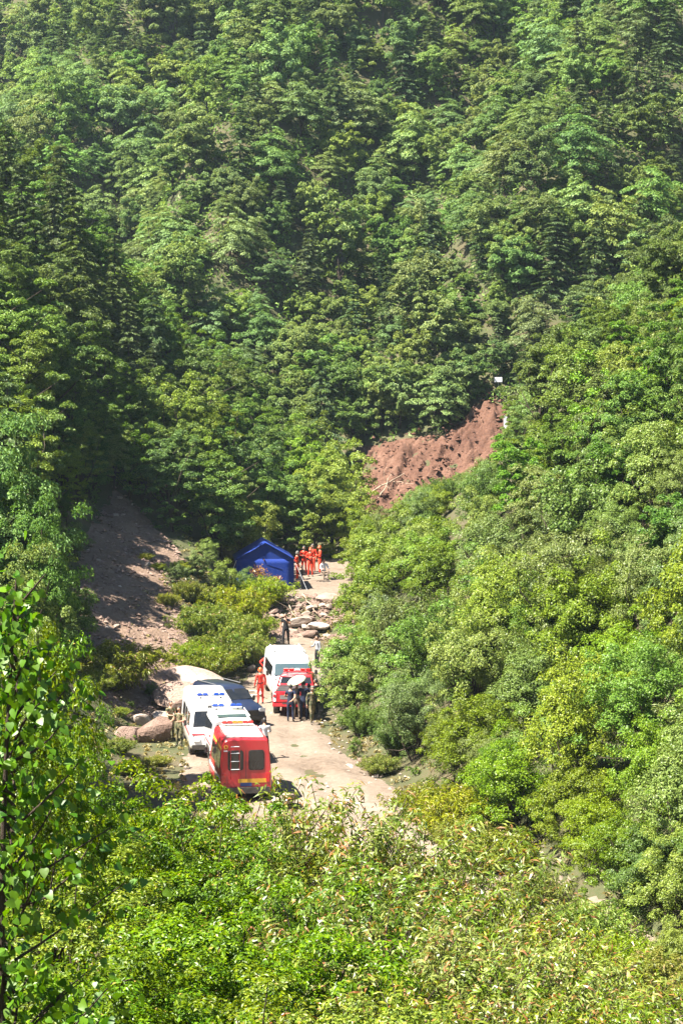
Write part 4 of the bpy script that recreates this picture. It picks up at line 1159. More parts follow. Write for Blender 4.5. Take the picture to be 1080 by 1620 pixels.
slab('windscreen', [(-0.70, 0.66, 1.80), (0.70, 0.66, 1.80), (0.78, 1.10, 1.32), (-0.78, 1.10, 1.32)], (0, 0.75, 0.65), 0.03, M['shield'], B)
back_pane('bumper', 0, 0.52, 1.7, 0.22, -2.29, M['black'], B, 0.05, thick=0.05)
back_pane('number_plate', 0, 0.85, 0.44, 0.14, -2.26, M['plate'], B, 0.02, thick=0.02)
light_bar(B, 0.12, 2.06, 1.22, ['bl', 'bl', 'wl', 'bl', 'bl'], 'white')
mirrors(B, 0.75, 1.22, 0.92)
place_car(B, 360, 91.8, math.radians(9))

# ambulance facing the viewer
Cc = empty('ambulance')
tag(Cc, 'white ambulance facing the viewer with blue lights on its raised roof, by the flat boulder', 'ambulance')
SC_ = [(-2.55, 0.42, 1.15, 2.28, 0.94, 0.82), (-2.45, 0.36, 1.15, 2.34, 0.97, 0.85), (1.55, 0.34, 1.15, 2.34, 0.97, 0.85), (1.95, 0.34, 1.14, 2.22, 0.97, 0.83), (2.42, 0.34, 1.08, 1.28, 0.97, 0.86), (2.55, 0.36, 0.90, 1.10, 0.96, 0.88), (2.66, 0.46, 0.74, 0.92, 0.92, 0.84)]
loft('body', SC_, M['white'], Cc)
hwC = lambda z: 0.97 - max(0, z - 1.15) * 0.10
slab('windscreen', [(-0.74, 2.10, 1.92), (0.74, 2.10, 1.92), (0.83, 2.40, 1.30), (-0.83, 2.40, 1.30)], (0, 0.9, 0.43), 0.022, M['glass'], Cc)
slab('roof_sign', [(-0.20, 1.985, 2.15), (0.20, 1.985, 2.15), (0.20, 2.035, 2.04), (-0.20, 2.035, 2.04)], (0, 0.9, 0.43), 0.02, M['black'], Cc)
slab('hood_stripe', [(-0.90, 2.585, 1.04), (0.90, 2.585, 1.04), (0.90, 2.625, 0.97), (-0.90, 2.625, 0.97)], (0, 0.9, 0.43), 0.025, M['rstripe'], Cc)
back_pane('grille', 0, 0.78, 0.8, 0.14, 2.665, M['black'], Cc, 0.03, 1, 0.015)
back_pane('number_plate', 0.05, 0.64, 0.44, 0.14, 2.67, M['plate'], Cc, 0.02, 1, 0.03)
back_pane('bumper', 0, 0.46, 1.80, 0.20, 2.67, M['black'], Cc, 0.05, 1, 0.05)
for s in (-1, 1):
    back_pane('headlight', s * 0.70, 0.80, 0.28, 0.20, 2.665, M['wl'], Cc, 0.05, 1, 0.02)
    for y0, y1 in ((1.05, 1.85), (-0.3, 0.7), (-1.6, -0.6)):
        side_pane('side_window', s, (y0, y1), (1.26, 1.82), hwC, M['glass'], Cc)
    side_pane('side_stripe', s, (-2.40, 2.25), (0.88, 0.98), lambda z: 0.971, M['rstripe'], Cc, 0.006)
    for y in (-1.55, 1.65): wheel(Cc, s * 0.83, y, 0.33)
wp = tube('wiper', [(-0.3, 2.42, 1.33), (0.2, 2.34, 1.52)], 0.012, M['black'], Cc)
light_bar(Cc, 1.25, 2.44, 1.15, ['bl', 'bl', 'wl', 'bl', 'bl'], 'white')
mirrors(Cc, 2.05, 1.42, 0.95)
Cc.scale = (1, 1, 0.95)
place_car(Cc, 330, 94.4, math.radians(180 + 8))

# dark blue off-road car behind the ambulance
D_ = empty('dark_car')
tag(D_, 'dark blue off-road car parked crosswise behind the white ambulance', 'car')
SD = [(-2.30, 0.45, 1.02, 1.70, 0.86, 0.70), (-2.15, 0.36, 1.02, 1.78, 0.92, 0.74), (0.15, 0.34, 1.02, 1.80, 0.93, 0.74), (0.45, 0.34, 1.02, 1.72, 0.93, 0.73), (1.10, 0.34, 0.98, 1.18, 0.92, 0.82), (2.10, 0.36, 0.86, 1.02, 0.90, 0.80), (2.30, 0.44, 0.70, 0.84, 0.82, 0.74)]
loft('body', SD, M['navy'], D_)
hwD = lambda z: 0.93 - max(0, z - 1.02) * 0.22
for s in (-1, 1):
    for y0, y1 in ((-2.0, -1.15), (-1.07, -0.20), (-0.12, 0.60)):
        side_pane('side_window', s, (y0, y1), (1.10, 1.56), hwD, M['glass'], D_)
    for y in (-1.40, 1.40): wheel(D_, s * 0.80, y, 0.37)
    back_pane('headlight', s * 0.66, 0.84, 0.34, 0.16, 2.29, M['wl'], D_, 0.04, 1, 0.03)
    tube('roof_rail', [(s * 0.66, -1.9, 1.85), (s * 0.66, 0.1, 1.86)], 0.022, M['steel'], D_)
slab('windscreen', [(-0.68, 0.52, 1.64), (0.68, 0.52, 1.64), (0.79, 1.06, 1.20), (-0.79, 1.06, 1.20)], (0, 0.7, 0.7), 0.03, M['glass'], D_)
back_pane('grille', 0, 0.72, 0.9, 0.26, 2.30, M['black'], D_, 0.04, 1, 0.02)
back_pane('bumper', 0, 0.46, 1.7, 0.18, 2.30, M['black'], D_, 0.05, 1, 0.05)
mirrors(D_, 0.62, 1.16, 0.92)
D_.scale = (0.94, 0.94, 0.92)
place_car(D_, 360, 101.2, math.radians(-150))

# white van farther up the road, nose towards the viewer
E = empty('white_van')
tag(E, 'white high-roofed van with roof rack facing the viewer, farther up the road', 'van')
SE = [(-2.6, 0.44, 1.2, 2.24, 0.96, 0.84), (-2.5, 0.36, 1.2, 2.30, 1.0, 0.87), (1.05, 0.34, 1.2, 2.30, 1.0, 0.87), (1.45, 0.34, 1.2, 2.16, 1.0, 0.86), (1.62, 0.34, 1.18, 1.98, 1.0, 0.86), (2.05, 0.34, 1.10, 1.32, 0.99, 0.88), (2.65, 0.36, 0.88, 1.10, 0.96, 0.86), (2.82, 0.46, 0.70, 0.92, 0.90, 0.80)]
loft('body', SE, M['white'], E)
hwE = lambda z: 1.0 - max(0, z - 1.2) * 0.095
slab('windscreen', [(-0.79, 1.66, 1.93), (0.79, 1.66, 1.93), (0.87, 2.02, 1.38), (-0.87, 2.02, 1.38)], (0, 0.83, 0.55), 0.026, M['shield'], E)
back_pane('grille', 0, 0.82, 0.86, 0.17, 2.80, M['black'], E, 0.05, 1, 0.03)
slab('hood_vent', [(-0.28, 2.50, 1.17), (0.28, 2.50, 1.17), (0.30, 2.62, 1.135), (-0.30, 2.62, 1.135)], (0, 0.3, 0.95), 0.02, M['black'], E)
back_pane('bumper', 0, 0.50, 1.84, 0.20, 2.81, M['black'], E, 0.05, 1, 0.06)
back_pane('number_plate', 0, 0.62, 0.44, 0.14, 2.83, M['plate'], E, 0.02, 1, 0.06)
for s in (-1, 1):
    back_pane('headlight', s * 0.68, 0.86, 0.32, 0.24, 2.795, M['wl'], E, 0.06, 1, 0.03)
    for y0, y1 in ((0.75, 1.62), (-0.4, 0.6), (-1.6, -0.55)):
        side_pane('side_window', s, (y0, y1), (1.30, 1.86), hwE, M['glass'], E)
    for y in (-1.65, 1.85): wheel(E, s * 0.86, y, 0.35)
for k, y in enumerate((-1.6, -0.6, 0.4)):
    rk = tube('rack_bar', [(-0.80, y, 2.30), (-0.78, y, 2.42), (0.78, y, 2.42), (0.80, y, 2.30)], 0.03, M['white'], E)
    if k == 0:
        for s in (-1, 1): tube('rack_rail', [(s * 0.70, -1.9, 2.45), (s * 0.70, 0.6, 2.45)], 0.03, M['white'], rk)
mirrors(E, 1.70, 1.46, 0.99)
E.scale = (1, 1, 0.90)
place_car(E, 456, 109.0, math.radians(180 + 7))

# red pickup seen from behind
Fp = empty('red_pickup')
tag(Fp, 'red fire service pickup with red roof lights seen from behind, beside the white van', 'pickup')
SF = [(-2.62, 0.62, 0.95, 1.18, 0.90, 0.86), (-0.55, 0.52, 0.98, 1.20, 0.93, 0.88), (-0.50, 0.46, 1.04, 1.24, 0.93, 0.86)]
loft('bed', [(-2.62, 0.60, 0.98, 1.22, 0.90, 0.86), (-2.5, 0.55, 0.98, 1.24, 0.93, 0.88), (-0.62, 0.50, 0.98, 1.24, 0.93, 0.88)], M['red'], Fp)
slab('bed_liner', [(-0.74, -2.48, 1.262), (0.74, -2.48, 1.262), (0.74, -0.70, 1.262), (-0.74, -0.70, 1.262)], (0, 0, 1), 0.01, M['black'], Fp)
loft('cab', [(-0.60, 0.46, 1.06, 1.30, 0.93, 0.84), (-0.30, 0.46, 1.06, 1.74, 0.93, 0.74), (0.75, 0.46, 1.06, 1.77, 0.93, 0.74), (1.0, 0.46, 1.05, 1.70, 0.93, 0.73), (1.55, 0.46, 1.02, 1.20, 0.92, 0.82), (2.50, 0.46, 0.92, 1.06, 0.90, 0.80), (2.68, 0.52, 0.76, 0.88, 0.84, 0.74)], M['red'], Fp)
slab('rear_window', [(-0.66, -0.34, 1.66), (0.66, -0.34, 1.66), (0.74, -0.55, 1.33), (-0.74, -0.55, 1.33)], (0, -0.85, 0.52), 0.03, M['glass'], Fp)
slab('windscreen', [(-0.68, 1.06, 1.62), (0.68, 1.06, 1.62), (0.79, 1.50, 1.24), (-0.79, 1.50, 1.24)], (0, 0.65, 0.75), 0.03, M['shield'], Fp)
tg = back_pane('tailgate', 0, 0.96, 1.42, 0.40, -2.625, M['red'], Fp, 0.04, thick=0.03)
back_pane('panel', 0, 0.98, 1.10, 0.20, -2.656, M['steel'], tg, 0.03, thick=0.006)
back_pane('handle', 0, 1.10, 0.24, 0.06, -2.662, M['black'], tg, 0.02, thick=0.02)
back_pane('number_plate', 0.15, 0.86, 0.40, 0.12, -2.656, M['rstripe'], tg, 0.02, thick=0.012)
for s in (-1, 1):
    back_pane('tail_light', s * 0.80, 0.96, 0.13, 0.40, -2.63, M['wl'], Fp, 0.03, thick=0.03)
    back_pane('lamp', s * 0.80, 1.05, 0.10, 0.14, -2.665, M['rl'], Fp, 0.03, thick=0.012)
    for y0, y1 in ((-0.22, 0.38), (0.44, 1.10)):
        side_pane('side_window', s, (y0, y1), (1.14, 1.58), lambda z: 0.93 - max(0, z - 1.06) * 0.24, M['glass'], Fp)
    for y in (-1.60, 1.65): wheel(Fp, s * 0.80, y, 0.40, 0.26)
cuboid('bumper', (0, -2.72, 0.60), (1.76, 0.16, 0.16), M['red'], Fp, 0.03)
cuboid('step_pad', (0, -2.73, 0.69), (0.9, 0.12, 0.03), M['black'], Fp, 0.01)
tube('roll_bar', [(-0.84, -0.85, 1.24), (-0.70, -0.85, 1.72), (0.70, -0.85, 1.72), (0.84, -0.85, 1.24)], 0.045, M['red'], Fp)
light_bar(Fp, 0.10, 1.86, 1.30, ['rl', 'rl', 'wl', 'rl', 'rl'], 'red')
mirrors(Fp, 1.12, 1.16, 0.92)
Fp.scale = (1, 1, 0.94)
place_car(Fp, 470, 105.4, math.radians(-4))

# ---------------------------------------------------------------- blue relief tent on the terrace
M['tentc'] = paint('blue_canvas', (0.004, 0.026, 0.18), 0.75, 0, 0, 0.2, dust=0.02)
tent = empty('relief_tent')
tag(tent, 'blue ridge tent standing on the dirt terrace behind the bushes', 'tent')
tw, tl, th, ta = 1.68, 3.6, 1.85, 2.80
def tent_wall(name, pts, parent):
    bm = bmesh.new()
    vs_ = [bm.verts.new(p) for p in pts]
    f = bm.faces.new(vs_)
    bmesh.ops.subdivide_edges(bm, edges=list(bm.edges), cuts=6, use_grid_fill=True)
    nrm = (Vector(pts[1]) - Vector(pts[0])).cross(Vector(pts[2]) - Vector(pts[0])).normalized()
    for v in bm.verts: v.co += nrm * 0.035 * float(fbm(v.co.x * 1.3 + v.co.y, v.co.z * 0.9, v.co.y * 1.1, seed=3, oct=2))
    o = link(name, bm_mesh(name, bm, [M['tentc']], True), parent)
    so = o.modifiers.new('s', 'SOLIDIFY'); so.thickness = 0.02
    return o
gable = tent_wall('front_wall', [(-tw, 0, -0.1), (tw, 0, -0.1), (tw, 0, th), (-tw, 0, th)], tent)
gt = slab('gable', [(-tw, 0.0, th), (tw, 0.0, th), (0, 0.0, ta)], (0, -1, 0), 0.012, M['tentc'], tent)
slab('flap_seam', [(0.10, -0.022, 1.55), (0.95, -0.022, 1.28), (0.95, -0.022, 1.25), (0.10, -0.022, 1.52)], (0, -1, 0), 0.02, M['tentc'], gable)
tent_wall('side_wall', [(tw, 0, -0.1), (tw, tl, -0.1), (tw, tl, th), (tw, 0, th)], tent)
tent_wall('side_wall', [(-tw, tl, -0.1), (-tw, 0, -0.1), (-tw, 0, th), (-tw, tl, th)], tent)
tent_wall('back_wall', [(tw, tl, -0.1), (-tw, tl, -0.1), (-tw, tl, th), (tw, tl, th)], tent)
for s in (-1, 1):
    tent_wall('roof_sheet', [(0, -0.12, ta + 0.03), (s * (tw + 0.12), -0.12, th - 0.05), (s * (tw + 0.12), tl + 0.1, th - 0.05), (0, tl + 0.1, ta + 0.03)][::s], tent)
    tube('guy_rope', [(s * tw, 0, th - 0.05), (s * (tw + 0.75), -0.5, 0.0)], 0.012, M['wl'], tent, 4)
tx, ty, tz = on(420, 132.2)
tent.location = (tx, ty, tz + 0.05); tent.rotation_euler = (0, 0, math.radians(5))

# ---------------------------------------------------------------- people
M['skin'] = paint('skin', (0.36, 0.19, 0.12), 0.55, dust=0.02)
M['hair'] = paint('dark_hair', (0.012, 0.010, 0.009), 0.5, dust=0.0)
M['orange'] = paint('rescue_orange', (0.62, 0.045, 0.018), 0.8, 0, 0, 0.2, dust=0.04)
M['coral'] = paint('rescue_red', (0.68, 0.050, 0.035), 0.8, 0, 0, 0.2, dust=0.04)
M['cblack'] = paint('black_cloth', (0.012, 0.013, 0.017), 0.85, 0, 0, 0.2, dust=0.03)
M['cnavy'] = paint('navy_cloth', (0.014, 0.020, 0.045), 0.85, 0, 0, 0.2, dust=0.03)
M['cgrey'] = paint('grey_cloth', (0.24, 0.25, 0.27), 0.85, 0, 0, 0.2, dust=0.03)
M['cwhite'] = paint('white_cloth', (0.60, 0.61, 0.63), 0.85, 0, 0, 0.2, dust=0.03)
M['khaki'] = paint('khaki_cloth', (0.15, 0.11, 0.08), 0.85, 0, 0, 0.2, dust=0.05)
M['jeans'] = paint('blue_trousers', (0.035, 0.055, 0.11), 0.85, 0, 0, 0.2, dust=0.03)
M['shoe'] = paint('dark_boot', (0.020, 0.017, 0.014), 0.6, dust=0.2)
M['helmet'] = paint('orange_helmet', (0.66, 0.10, 0.02), 0.35, dust=0.03)
M['cap'] = paint('grey_cap', (0.09, 0.085, 0.075), 0.7, dust=0.03)
M['umbr'] = paint('pale_umbrella_cloth', (0.62, 0.62, 0.42), 0.7, dust=0.02)
def camo_mat():
    m, nt, N, L = nodes_of('camouflage_cloth')
    tc = N.new('ShaderNodeTexCoord'); n = N.new('ShaderNodeTexNoise'); n.inputs['Scale'].default_value = 7.0; n.inputs['Detail'].default_value = 1
    L.new(tc.outputs['Object'], n.inputs['Vector'])
    r = N.new('ShaderNodeValToRGB'); r.color_ramp.interpolation = 'CONSTANT'
    e = r.color_ramp.elements
    e[0].position = 0; e[0].color = (0.035, 0.040, 0.016, 1); e[1].position = 0.45; e[1].color = (0.11, 0.10, 0.045, 1)
    k = e.new(0.55); k.color = (0.19, 0.15, 0.085, 1); k = e.new(0.64); k.color = (0.055, 0.040, 0.022, 1)
    L.new(n.outputs[0], r.inputs[0])
    b = N.new('ShaderNodeBsdfPrincipled'); b.inputs['Roughness'].default_value = 0.9
    L.new(r.outputs[0], b.inputs['Base Color'])
    o = N.new('ShaderNodeOutputMaterial'); L.new(b.outputs[0], o.inputs[0])
    return m
M['camo'] = camo_mat()

def arm_pose(kind, s):
    """elbow, wrist, hand for side s (+1 is the person's right seen from behind, facing +Y)"""
    if kind == 'down': return (s * 0.25, -0.03, 1.15), (s * 0.27, 0.06, 0.91), (s * 0.27, 0.09, 0.82)
    if kind == 'fold': return (s * 0.26, 0.02, 1.17), (s * 0.06, 0.24, 1.17), (-s * 0.05, 0.25, 1.19)
    if kind == 'hip': return (s * 0.38, -0.10, 1.17), (s * 0.22, 0.06, 1.00), (s * 0.15, 0.10, 0.98)
    if kind == 'back': return (s * 0.26, -0.14, 1.16), (s * 0.08, -0.20, 0.99), (s * 0.0, -0.20, 0.96)
    if kind == 'fwd': return (s * 0.27, 0.08, 1.16), (s * 0.20, 0.32, 1.14), (s * 0.17, 0.41, 1.16)
    if kind == 'up': return (s * 0.34, 0.10, 1.36), (s * 0.22, 0.22, 1.58), (s * 0.17, 0.22, 1.66)
    if kind == 'phone': return (s * 0.26, 0.08, 1.18), (s * 0.12, 0.30, 1.36), (s * 0.08, 0.33, 1.43)
    if kind == 'head': return (s * 0.42, 0.02, 1.55), (s * 0.22, 0.04, 1.74), (s * 0.12, 0.04, 1.76)
    return (s * 0.25, 0, 1.15), (s * 0.27, 0.06, 0.9), (s * 0.27, 0.09, 0.82)

def person(label, loc, rz, top, legs, arms=('down', 'down'), pose='stand', hat=None, height_m=1.72, sleeves='long', group=None, shorts=False, skirt=False):
    bm = bmesh.new()
    J, R = [], []
    E_ = []
    reg = []
    def v(p, r, g_):
        J.append(Vector(p)); R.append(r); reg.append(g_); return len(J) - 1
    def e(a, b): E_.append((a, b))
    lean = {'stand': 0.0, 'walk': 0.05, 'sit': 0.08, 'bend': 0.45}[pose]
    hipz = 0.93 if pose != 'sit' else 0.50
    dz = hipz - 0.93
    def up(p):          # torso points lean about the hip
        x, y, z = p; h = z - 0.93
        return (x, y * math.cos(lean) + h * math.sin(lean), 0.93 + h * math.cos(lean) - y * math.sin(lean) + dz)
    pel = v(up((0, 0, 0.95)), 0.150, 1)
    wa = v(up((0, 0, 1.10)), 0.135, 0); ch = v(up((0, 0.0, 1.30)), 0.155, 0); nb = v(up((0, -0.01, 1.44)), 0.10, 0); nk = v(up((0, 0.0, 1.50)), 0.055, 2); hd = v(up((0, 0.015, 1.56)), 0.06, 2)
    for a, b in ((pel, wa), (wa, ch), (ch, nb), (nb, nk), (nk, hd)): e(a, b)
    palms = []
    for s, kind in zip((-1, 1), arms):
        el, wr, hn = arm_pose(kind, s)
        sh = v(up((s * 0.185, -0.01, 1.41)), 0.070, 0)
        e1 = v(up(el), 0.050, 0 if sleeves == 'long' else 2); m1 = v(up(tuple((Vector((s * 0.185, -0.01, 1.41)) + Vector(el)) / 2)), 0.058, 0)
        w1 = v(up(wr), 0.033, 0 if sleeves == 'long' else 2); h1 = v(up(hn), 0.036, 2)
        for a, b in ((ch, sh), (sh, m1), (m1, e1), (e1, w1), (w1, h1)): e(a, b)
        palms.append((Vector(up(wr)), Vector(up(hn)), s))
    for s in (-1, 1):
        if pose == 'walk': kn, an = ((s * 0.10, 0.16 * s, 0.50), (s * 0.10, 0.22 * s - 0.05, 0.09))
        elif pose == 'sit': kn, an = ((s * 0.14, 0.42, 0.52), (s * 0.13, 0.46, 0.09))
        else: kn, an = ((s * 0.11, 0.03, 0.50), (s * 0.12, 0.0, 0.09))
        hp = v((s * 0.095, 0, 0.88 + dz), 0.105, 1)
        th = v(((s * 0.10 + kn[0]) / 2, kn[1] / 2, (0.88 + dz + kn[2]) / 2), 0.090, 1)
        k1 = v(kn, 0.062, 2 if shorts else 1); cf = v(tuple((Vector(kn) * 0.6 + Vector(an) * 0.4)), 0.062, 2 if shorts else 1)
        a1 = v(an, 0.040, 2 if shorts else 1); ft = v((an[0], an[1] + 0.02, 0.05), 0.045, 3); to = v((an[0] * 1.15, an[1] + 0.16, 0.035), 0.034, 3)
        for a, b in ((pel, hp), (hp, th), (th, k1), (k1, cf), (cf, a1), (a1, ft), (ft, to)): e(a, b)
    me = bpy.data.meshes.new('sk'); me.from_pydata([tuple(p) for p in J], E_, [])
    tmp = bpy.data.objects.new('sk', me); COL.objects.link(tmp)
    md = tmp.modifiers.new('skin', 'SKIN'); md.use_smooth_shade = True
    for i, sv in enumerate(me.skin_vertices[0].data):
        sv.radius = (R[i], R[i] * (0.72 if reg[i] in (0, 1) and i in (pel, wa, ch) else 1.0)); sv.use_root = (i == pel)
    sb = tmp.modifiers.new('sub', 'SUBSURF'); sb.levels = 1; sb.render_levels = 1
    dg = bpy.context.evaluated_depsgraph_get()
    body = bpy.data.meshes.new_from_object(tmp.evaluated_get(dg))
    bpy.data.objects.remove(tmp)
    body.materials.clear()
    for m in (top, legs, 'skin', 'shoe', 'hair'): body.materials.append(M[m])
    # head, face and fingers joined into the same mesh
    b2 = bmesh.new(); b2.from_mesh(body)
    Jn = np.array([tuple(p) for p in J])
    segs = [(np.array(J[a]), np.array(J[b]), max(reg[a], reg[b]) if 2 in (reg[a], reg[b]) or 3 in (reg[a], reg[b]) else reg[b]) for a, b in E_]
    for f in b2.faces:
        c = np.array(f.calc_center_median())
        best, bi = 9, 0
        for a, b, rg in segs:
            d = b - a; t = min(1, max(0, (c - a) @ d / (d @ d + 1e-9)))
            q = np.linalg.norm(c - a - d * t)
            if q < best: best, bi = q, rg
        f.material_index = bi
    hc = Vector(up((0, 0.03, 1.625)))
    n0 = len(b2.faces)
    r = bmesh.ops.create_uvsphere(b2, u_segments=14, v_segments=10, radius=1.0)
    for vv in r['verts']:
        x, y, z = vv.co
        jaw = 1 - 0.22 * max(0, -z)
        nose = 0.022 if (y > 0.85 and abs(x) < 0.25 and -0.25 < z < 0.15) else 0.0
        vv.co = hc + Vector((x * 0.076 * jaw, y * 0.094 * jaw + nose, z * 0.115))
    for s in (-1, 1):
        r = bmesh.ops.create_uvsphere(b2, u_segments=6, v_segments=4, radius=0.022)
        for vv in r['verts']: vv.co = Vector((vv.co.x * 0.5, vv.co.y, vv.co.z * 1.4)) + hc + Vector((s * 0.076, -0.005, -0.01))
        for wr, hn, sd in palms:
            pass
    b2.faces.ensure_lookup_table()
    for f in b2.faces[n0:]: f.material_index = 2
    n1 = len(b2.faces)
    for s in (-1, 1):
        r = bmesh.ops.create_uvsphere(b2, u_segments=6, v_segments=4, radius=0.010)
        for vv in r['verts']: vv.co = vv.co + hc + Vector((s * 0.03, 0.088, 0.005))
    r = bmesh.ops.create_cube(b2, size=1.0)
    for vv in r['verts']: vv.co = Vector((vv.co.x * 0.04, vv.co.y * 0.012, vv.co.z * 0.010)) + hc + Vector((0, 0.084, -0.055))
    b2.faces.ensure_lookup_table()
    for f in b2.faces[n1:]: f.material_index = 4
    n2 = len(b2.faces)
    for wr, hn, sd in palms:
        d = (hn - wr).normalized(); u = d.cross(Vector((0.2, 0.3, 0.93))).normalized(); w = d.cross(u)
        for k, (off, ln) in enumerate(((-0.030, 0.062), (-0.010, 0.074), (0.010, 0.070), (0.029, 0.056), (None, 0.058))):
            if off is None: p0 = hn - d * 0.035 - u * 0.030; p1 = p0 + (d * 0.6 - u * 0.8 + w * 0.3).normalized() * ln * 0.6; p2 = p1 + (d * 0.9 - u * 0.2 + w * 0.4).normalized() * ln * 0.5
            else: p0 = hn + u * off; p1 = p0 + (d + w * 0.25).normalized() * ln * 0.6; p2 = p1 + (d + w * 0.9).normalized() * ln * 0.5
            V, F = tube_np([p0, p1, p2], [0.010, 0.009, 0.006], 5)
            vb = [b2.verts.new(q) for q in V]
            for f in F: b2.faces.new([vb[i] for i in f])
            b2.faces.new(vb[-5:])
    b2.faces.ensure_lookup_table()
    for f in b2.faces[n2:]: f.material_index = 2
    for f in b2.faces: f.smooth = True
    b2.to_mesh(body); b2.free()
    sc = height_m / 1.74
    o = link('person', body, None, loc, (0, 0, rz)); o.scale = (sc, sc, sc)
    tag(o, label, 'person', group)
    # hair or headgear
    hb = bmesh.new()
    bmesh.ops.create_uvsphere(hb, u_segments=14, v_segments=10, radius=1.0)
    bmesh.ops.delete(hb, geom=[q for q in hb.verts if q.co.z < -0.35 or (q.co.y > 0.55 and q.co.z < 0.35)], context='VERTS')
    k = 1.09 if hat is None else 1.28
    for q in hb.verts: q.co = hc + Vector((q.co.x * 0.080 * k, q.co.y * 0.097 * k - 0.006, q.co.z * 0.118 * k + (0.004 if hat is None else 0.0)))
    link('hair' if hat is None else 'helmet', bm_mesh('headgear', hb, [M['hair'] if hat is None else M[hat]], True), o)
    if hat:
        brim = tube_np([hc + Vector((0.11 * math.cos(t), 0.125 * math.sin(t) + 0.015, 0.0)) for t in np.linspace(0, 6.283, 14)], [0.014] * 14, 5)
        link('brim', mesh_np('brim', brim[0], brim[1], [M[hat]], True), o)
    if skirt or top in ('orange', 'coral'):
        belt = tube_np([Vector(up((0.15 * math.cos(t), 0.115 * math.sin(t), 1.02))) for t in np.linspace(0, 6.283, 14)], [0.02] * 14, 5)
        link('belt', mesh_np('belt', belt[0], belt[1], [M['cblack']], True), o)
    return o

def stand(px, D, off=0.0):
    x, y, z = on(px, D)
    z = max(z, float(road_z(x, y))) if road_mask(x, y) else (z + 0.05 if ledge_mask(x, y) else z)
    return (x, y, z + off)

rd = math.radians
# rescuers in red by the white van
person('rescuer in red suit and helmet standing beside the white van', stand(412, 106.6), rd(20), 'coral', 'coral', ('down', 'down'), hat='helmet', height_m=1.72)
person('rescuer in red suit bending forward at the side of the white van', stand(421, 111.6), rd(-30), 'coral', 'coral', ('hip', 'fwd'), 'bend', hat='cap', height_m=1.74)
person('person in black walking on the road above the white van', stand(452, 119.2), rd(170), 'cblack', 'cblack', ('phone', 'down'), 'walk', height_m=1.76, sleeves='short')
person('person in grey shirt and dark trousers at the road edge by the white van', stand(502, 115.2), rd(120), 'cgrey', 'cblack', ('down', 'fwd'), height_m=1.66)
# group behind the pickup
person('person in navy clothes with hands behind back under the pale umbrella', stand(459.5, 101.6), rd(-10), 'cnavy', 'cnavy', ('fwd', 'back'), height_m=1.70, sleeves='short')
person('person in light grey shirt and brown trousers behind the red pickup', stand(469.5, 102.3), rd(-5), 'cgrey', 'khaki', ('fwd', 'up'), height_m=1.70)
person('tall person in dark navy coat behind the red pickup', stand(480.5, 101.9), rd(0), 'cnavy', 'cnavy', ('fwd', 'fold'), height_m=1.78)
person('person in blue and white top at the right corner of the red pickup', stand(489, 102.2), rd(40), 'cwhite', 'cnavy', ('fold', 'fold'), height_m=1.66)
person('person in camouflage stepping away from the red pickup', stand(493.5, 100.3), rd(200), 'camo', 'camo', ('fwd', 'down'), 'walk', hat='cap', height_m=1.70)
person('person in black standing half hidden by the slope shrubs near the pickup', stand(500, 103.4), rd(60), 'cblack', 'cblack', ('fold', 'down'), height_m=1.68)
# by the near vans
person('person in white shirt and dark vest standing right of the red van', stand(418.5, 91.0), rd(15), 'cwhite', 'jeans', ('down', 'fwd'), height_m=1.74)
person('bareheaded person in camouflage next to the ambulance', stand(284, 95.0), rd(150), 'camo', 'camo', ('fwd', 'fwd'), height_m=1.70, sleeves='short')
person('person in camouflage at the boulders, farthest from the ambulance', stand(270, 96.6), rd(215), 'camo', 'camo', ('down', 'fwd'), height_m=1.66, sleeves='short')
# at the tent
person('rescuer in orange standing next to the blue tent', stand(470, 137.0), rd(-100), 'orange', 'orange', ('down', 'hip'), hat='cap', height_m=1.74, group='rescuers in orange on the terrace')
person('second rescuer in orange from the blue tent, arms folded', stand(481, 139.4), rd(170), 'orange', 'orange', ('fold', 'fold'), hat='cap', height_m=1.70, group='rescuers in orange on the terrace')
person('third rescuer in orange from the blue tent, hands at chest', stand(491, 138.2), rd(185), 'orange', 'orange', ('fwd', 'fold'), hat='helmet', height_m=1.76, group='rescuers in orange on the terrace')
person('fourth rescuer in orange, half behind the third', stand(495, 140.2), rd(150), 'orange', 'orange', ('down', 'down'), hat='cap', height_m=1.72, group='rescuers in orange on the terrace')
person('last rescuer in orange, standing apart from the others near the shrubs', stand(506, 139.4), rd(100), 'orange', 'orange', ('fold', 'down'), hat='helmet', height_m=1.72, group='rescuers in orange on the terrace')
person('dark clothed person standing at the terrace edge beside the tent', stand(477, 132.4), rd(100), 'cblack', 'cblack', ('head', 'fwd'), height_m=1.45)
person('person in white top sitting by the shrubs on the terrace', stand(512, 137.0, 0.0), rd(200), 'cwhite', 'khaki', ('fwd', 'fwd'), 'sit', height_m=1.66)
# on the landslide
for (px, D, cl, lab, rz_) in [(664, 171, 'orange', 'rescuer in orange at the lower edge of the landslide', 160), (669, 172, 'camo', 'person in camouflage beside the rescuer on the landslide', 200)]:
    x, y, z = on(px, D)
    zs = max(z, float(slide_z(np.array([x]), np.array([y]))[0]))
    person(lab, (x, y, zs), rd(rz_), cl, cl, ('down', 'fwd'), hat='helmet' if cl == 'orange' else None, height_m=1.72)

# ---------------------------------------------------------------- small things
def thing_mesh(name, bm, mats, label, cat, loc, rz=0, smooth=False):
    return tag(link(name, bm_mesh(name, bm, mats, smooth), None, loc, (0, 0, rz)), label, cat)
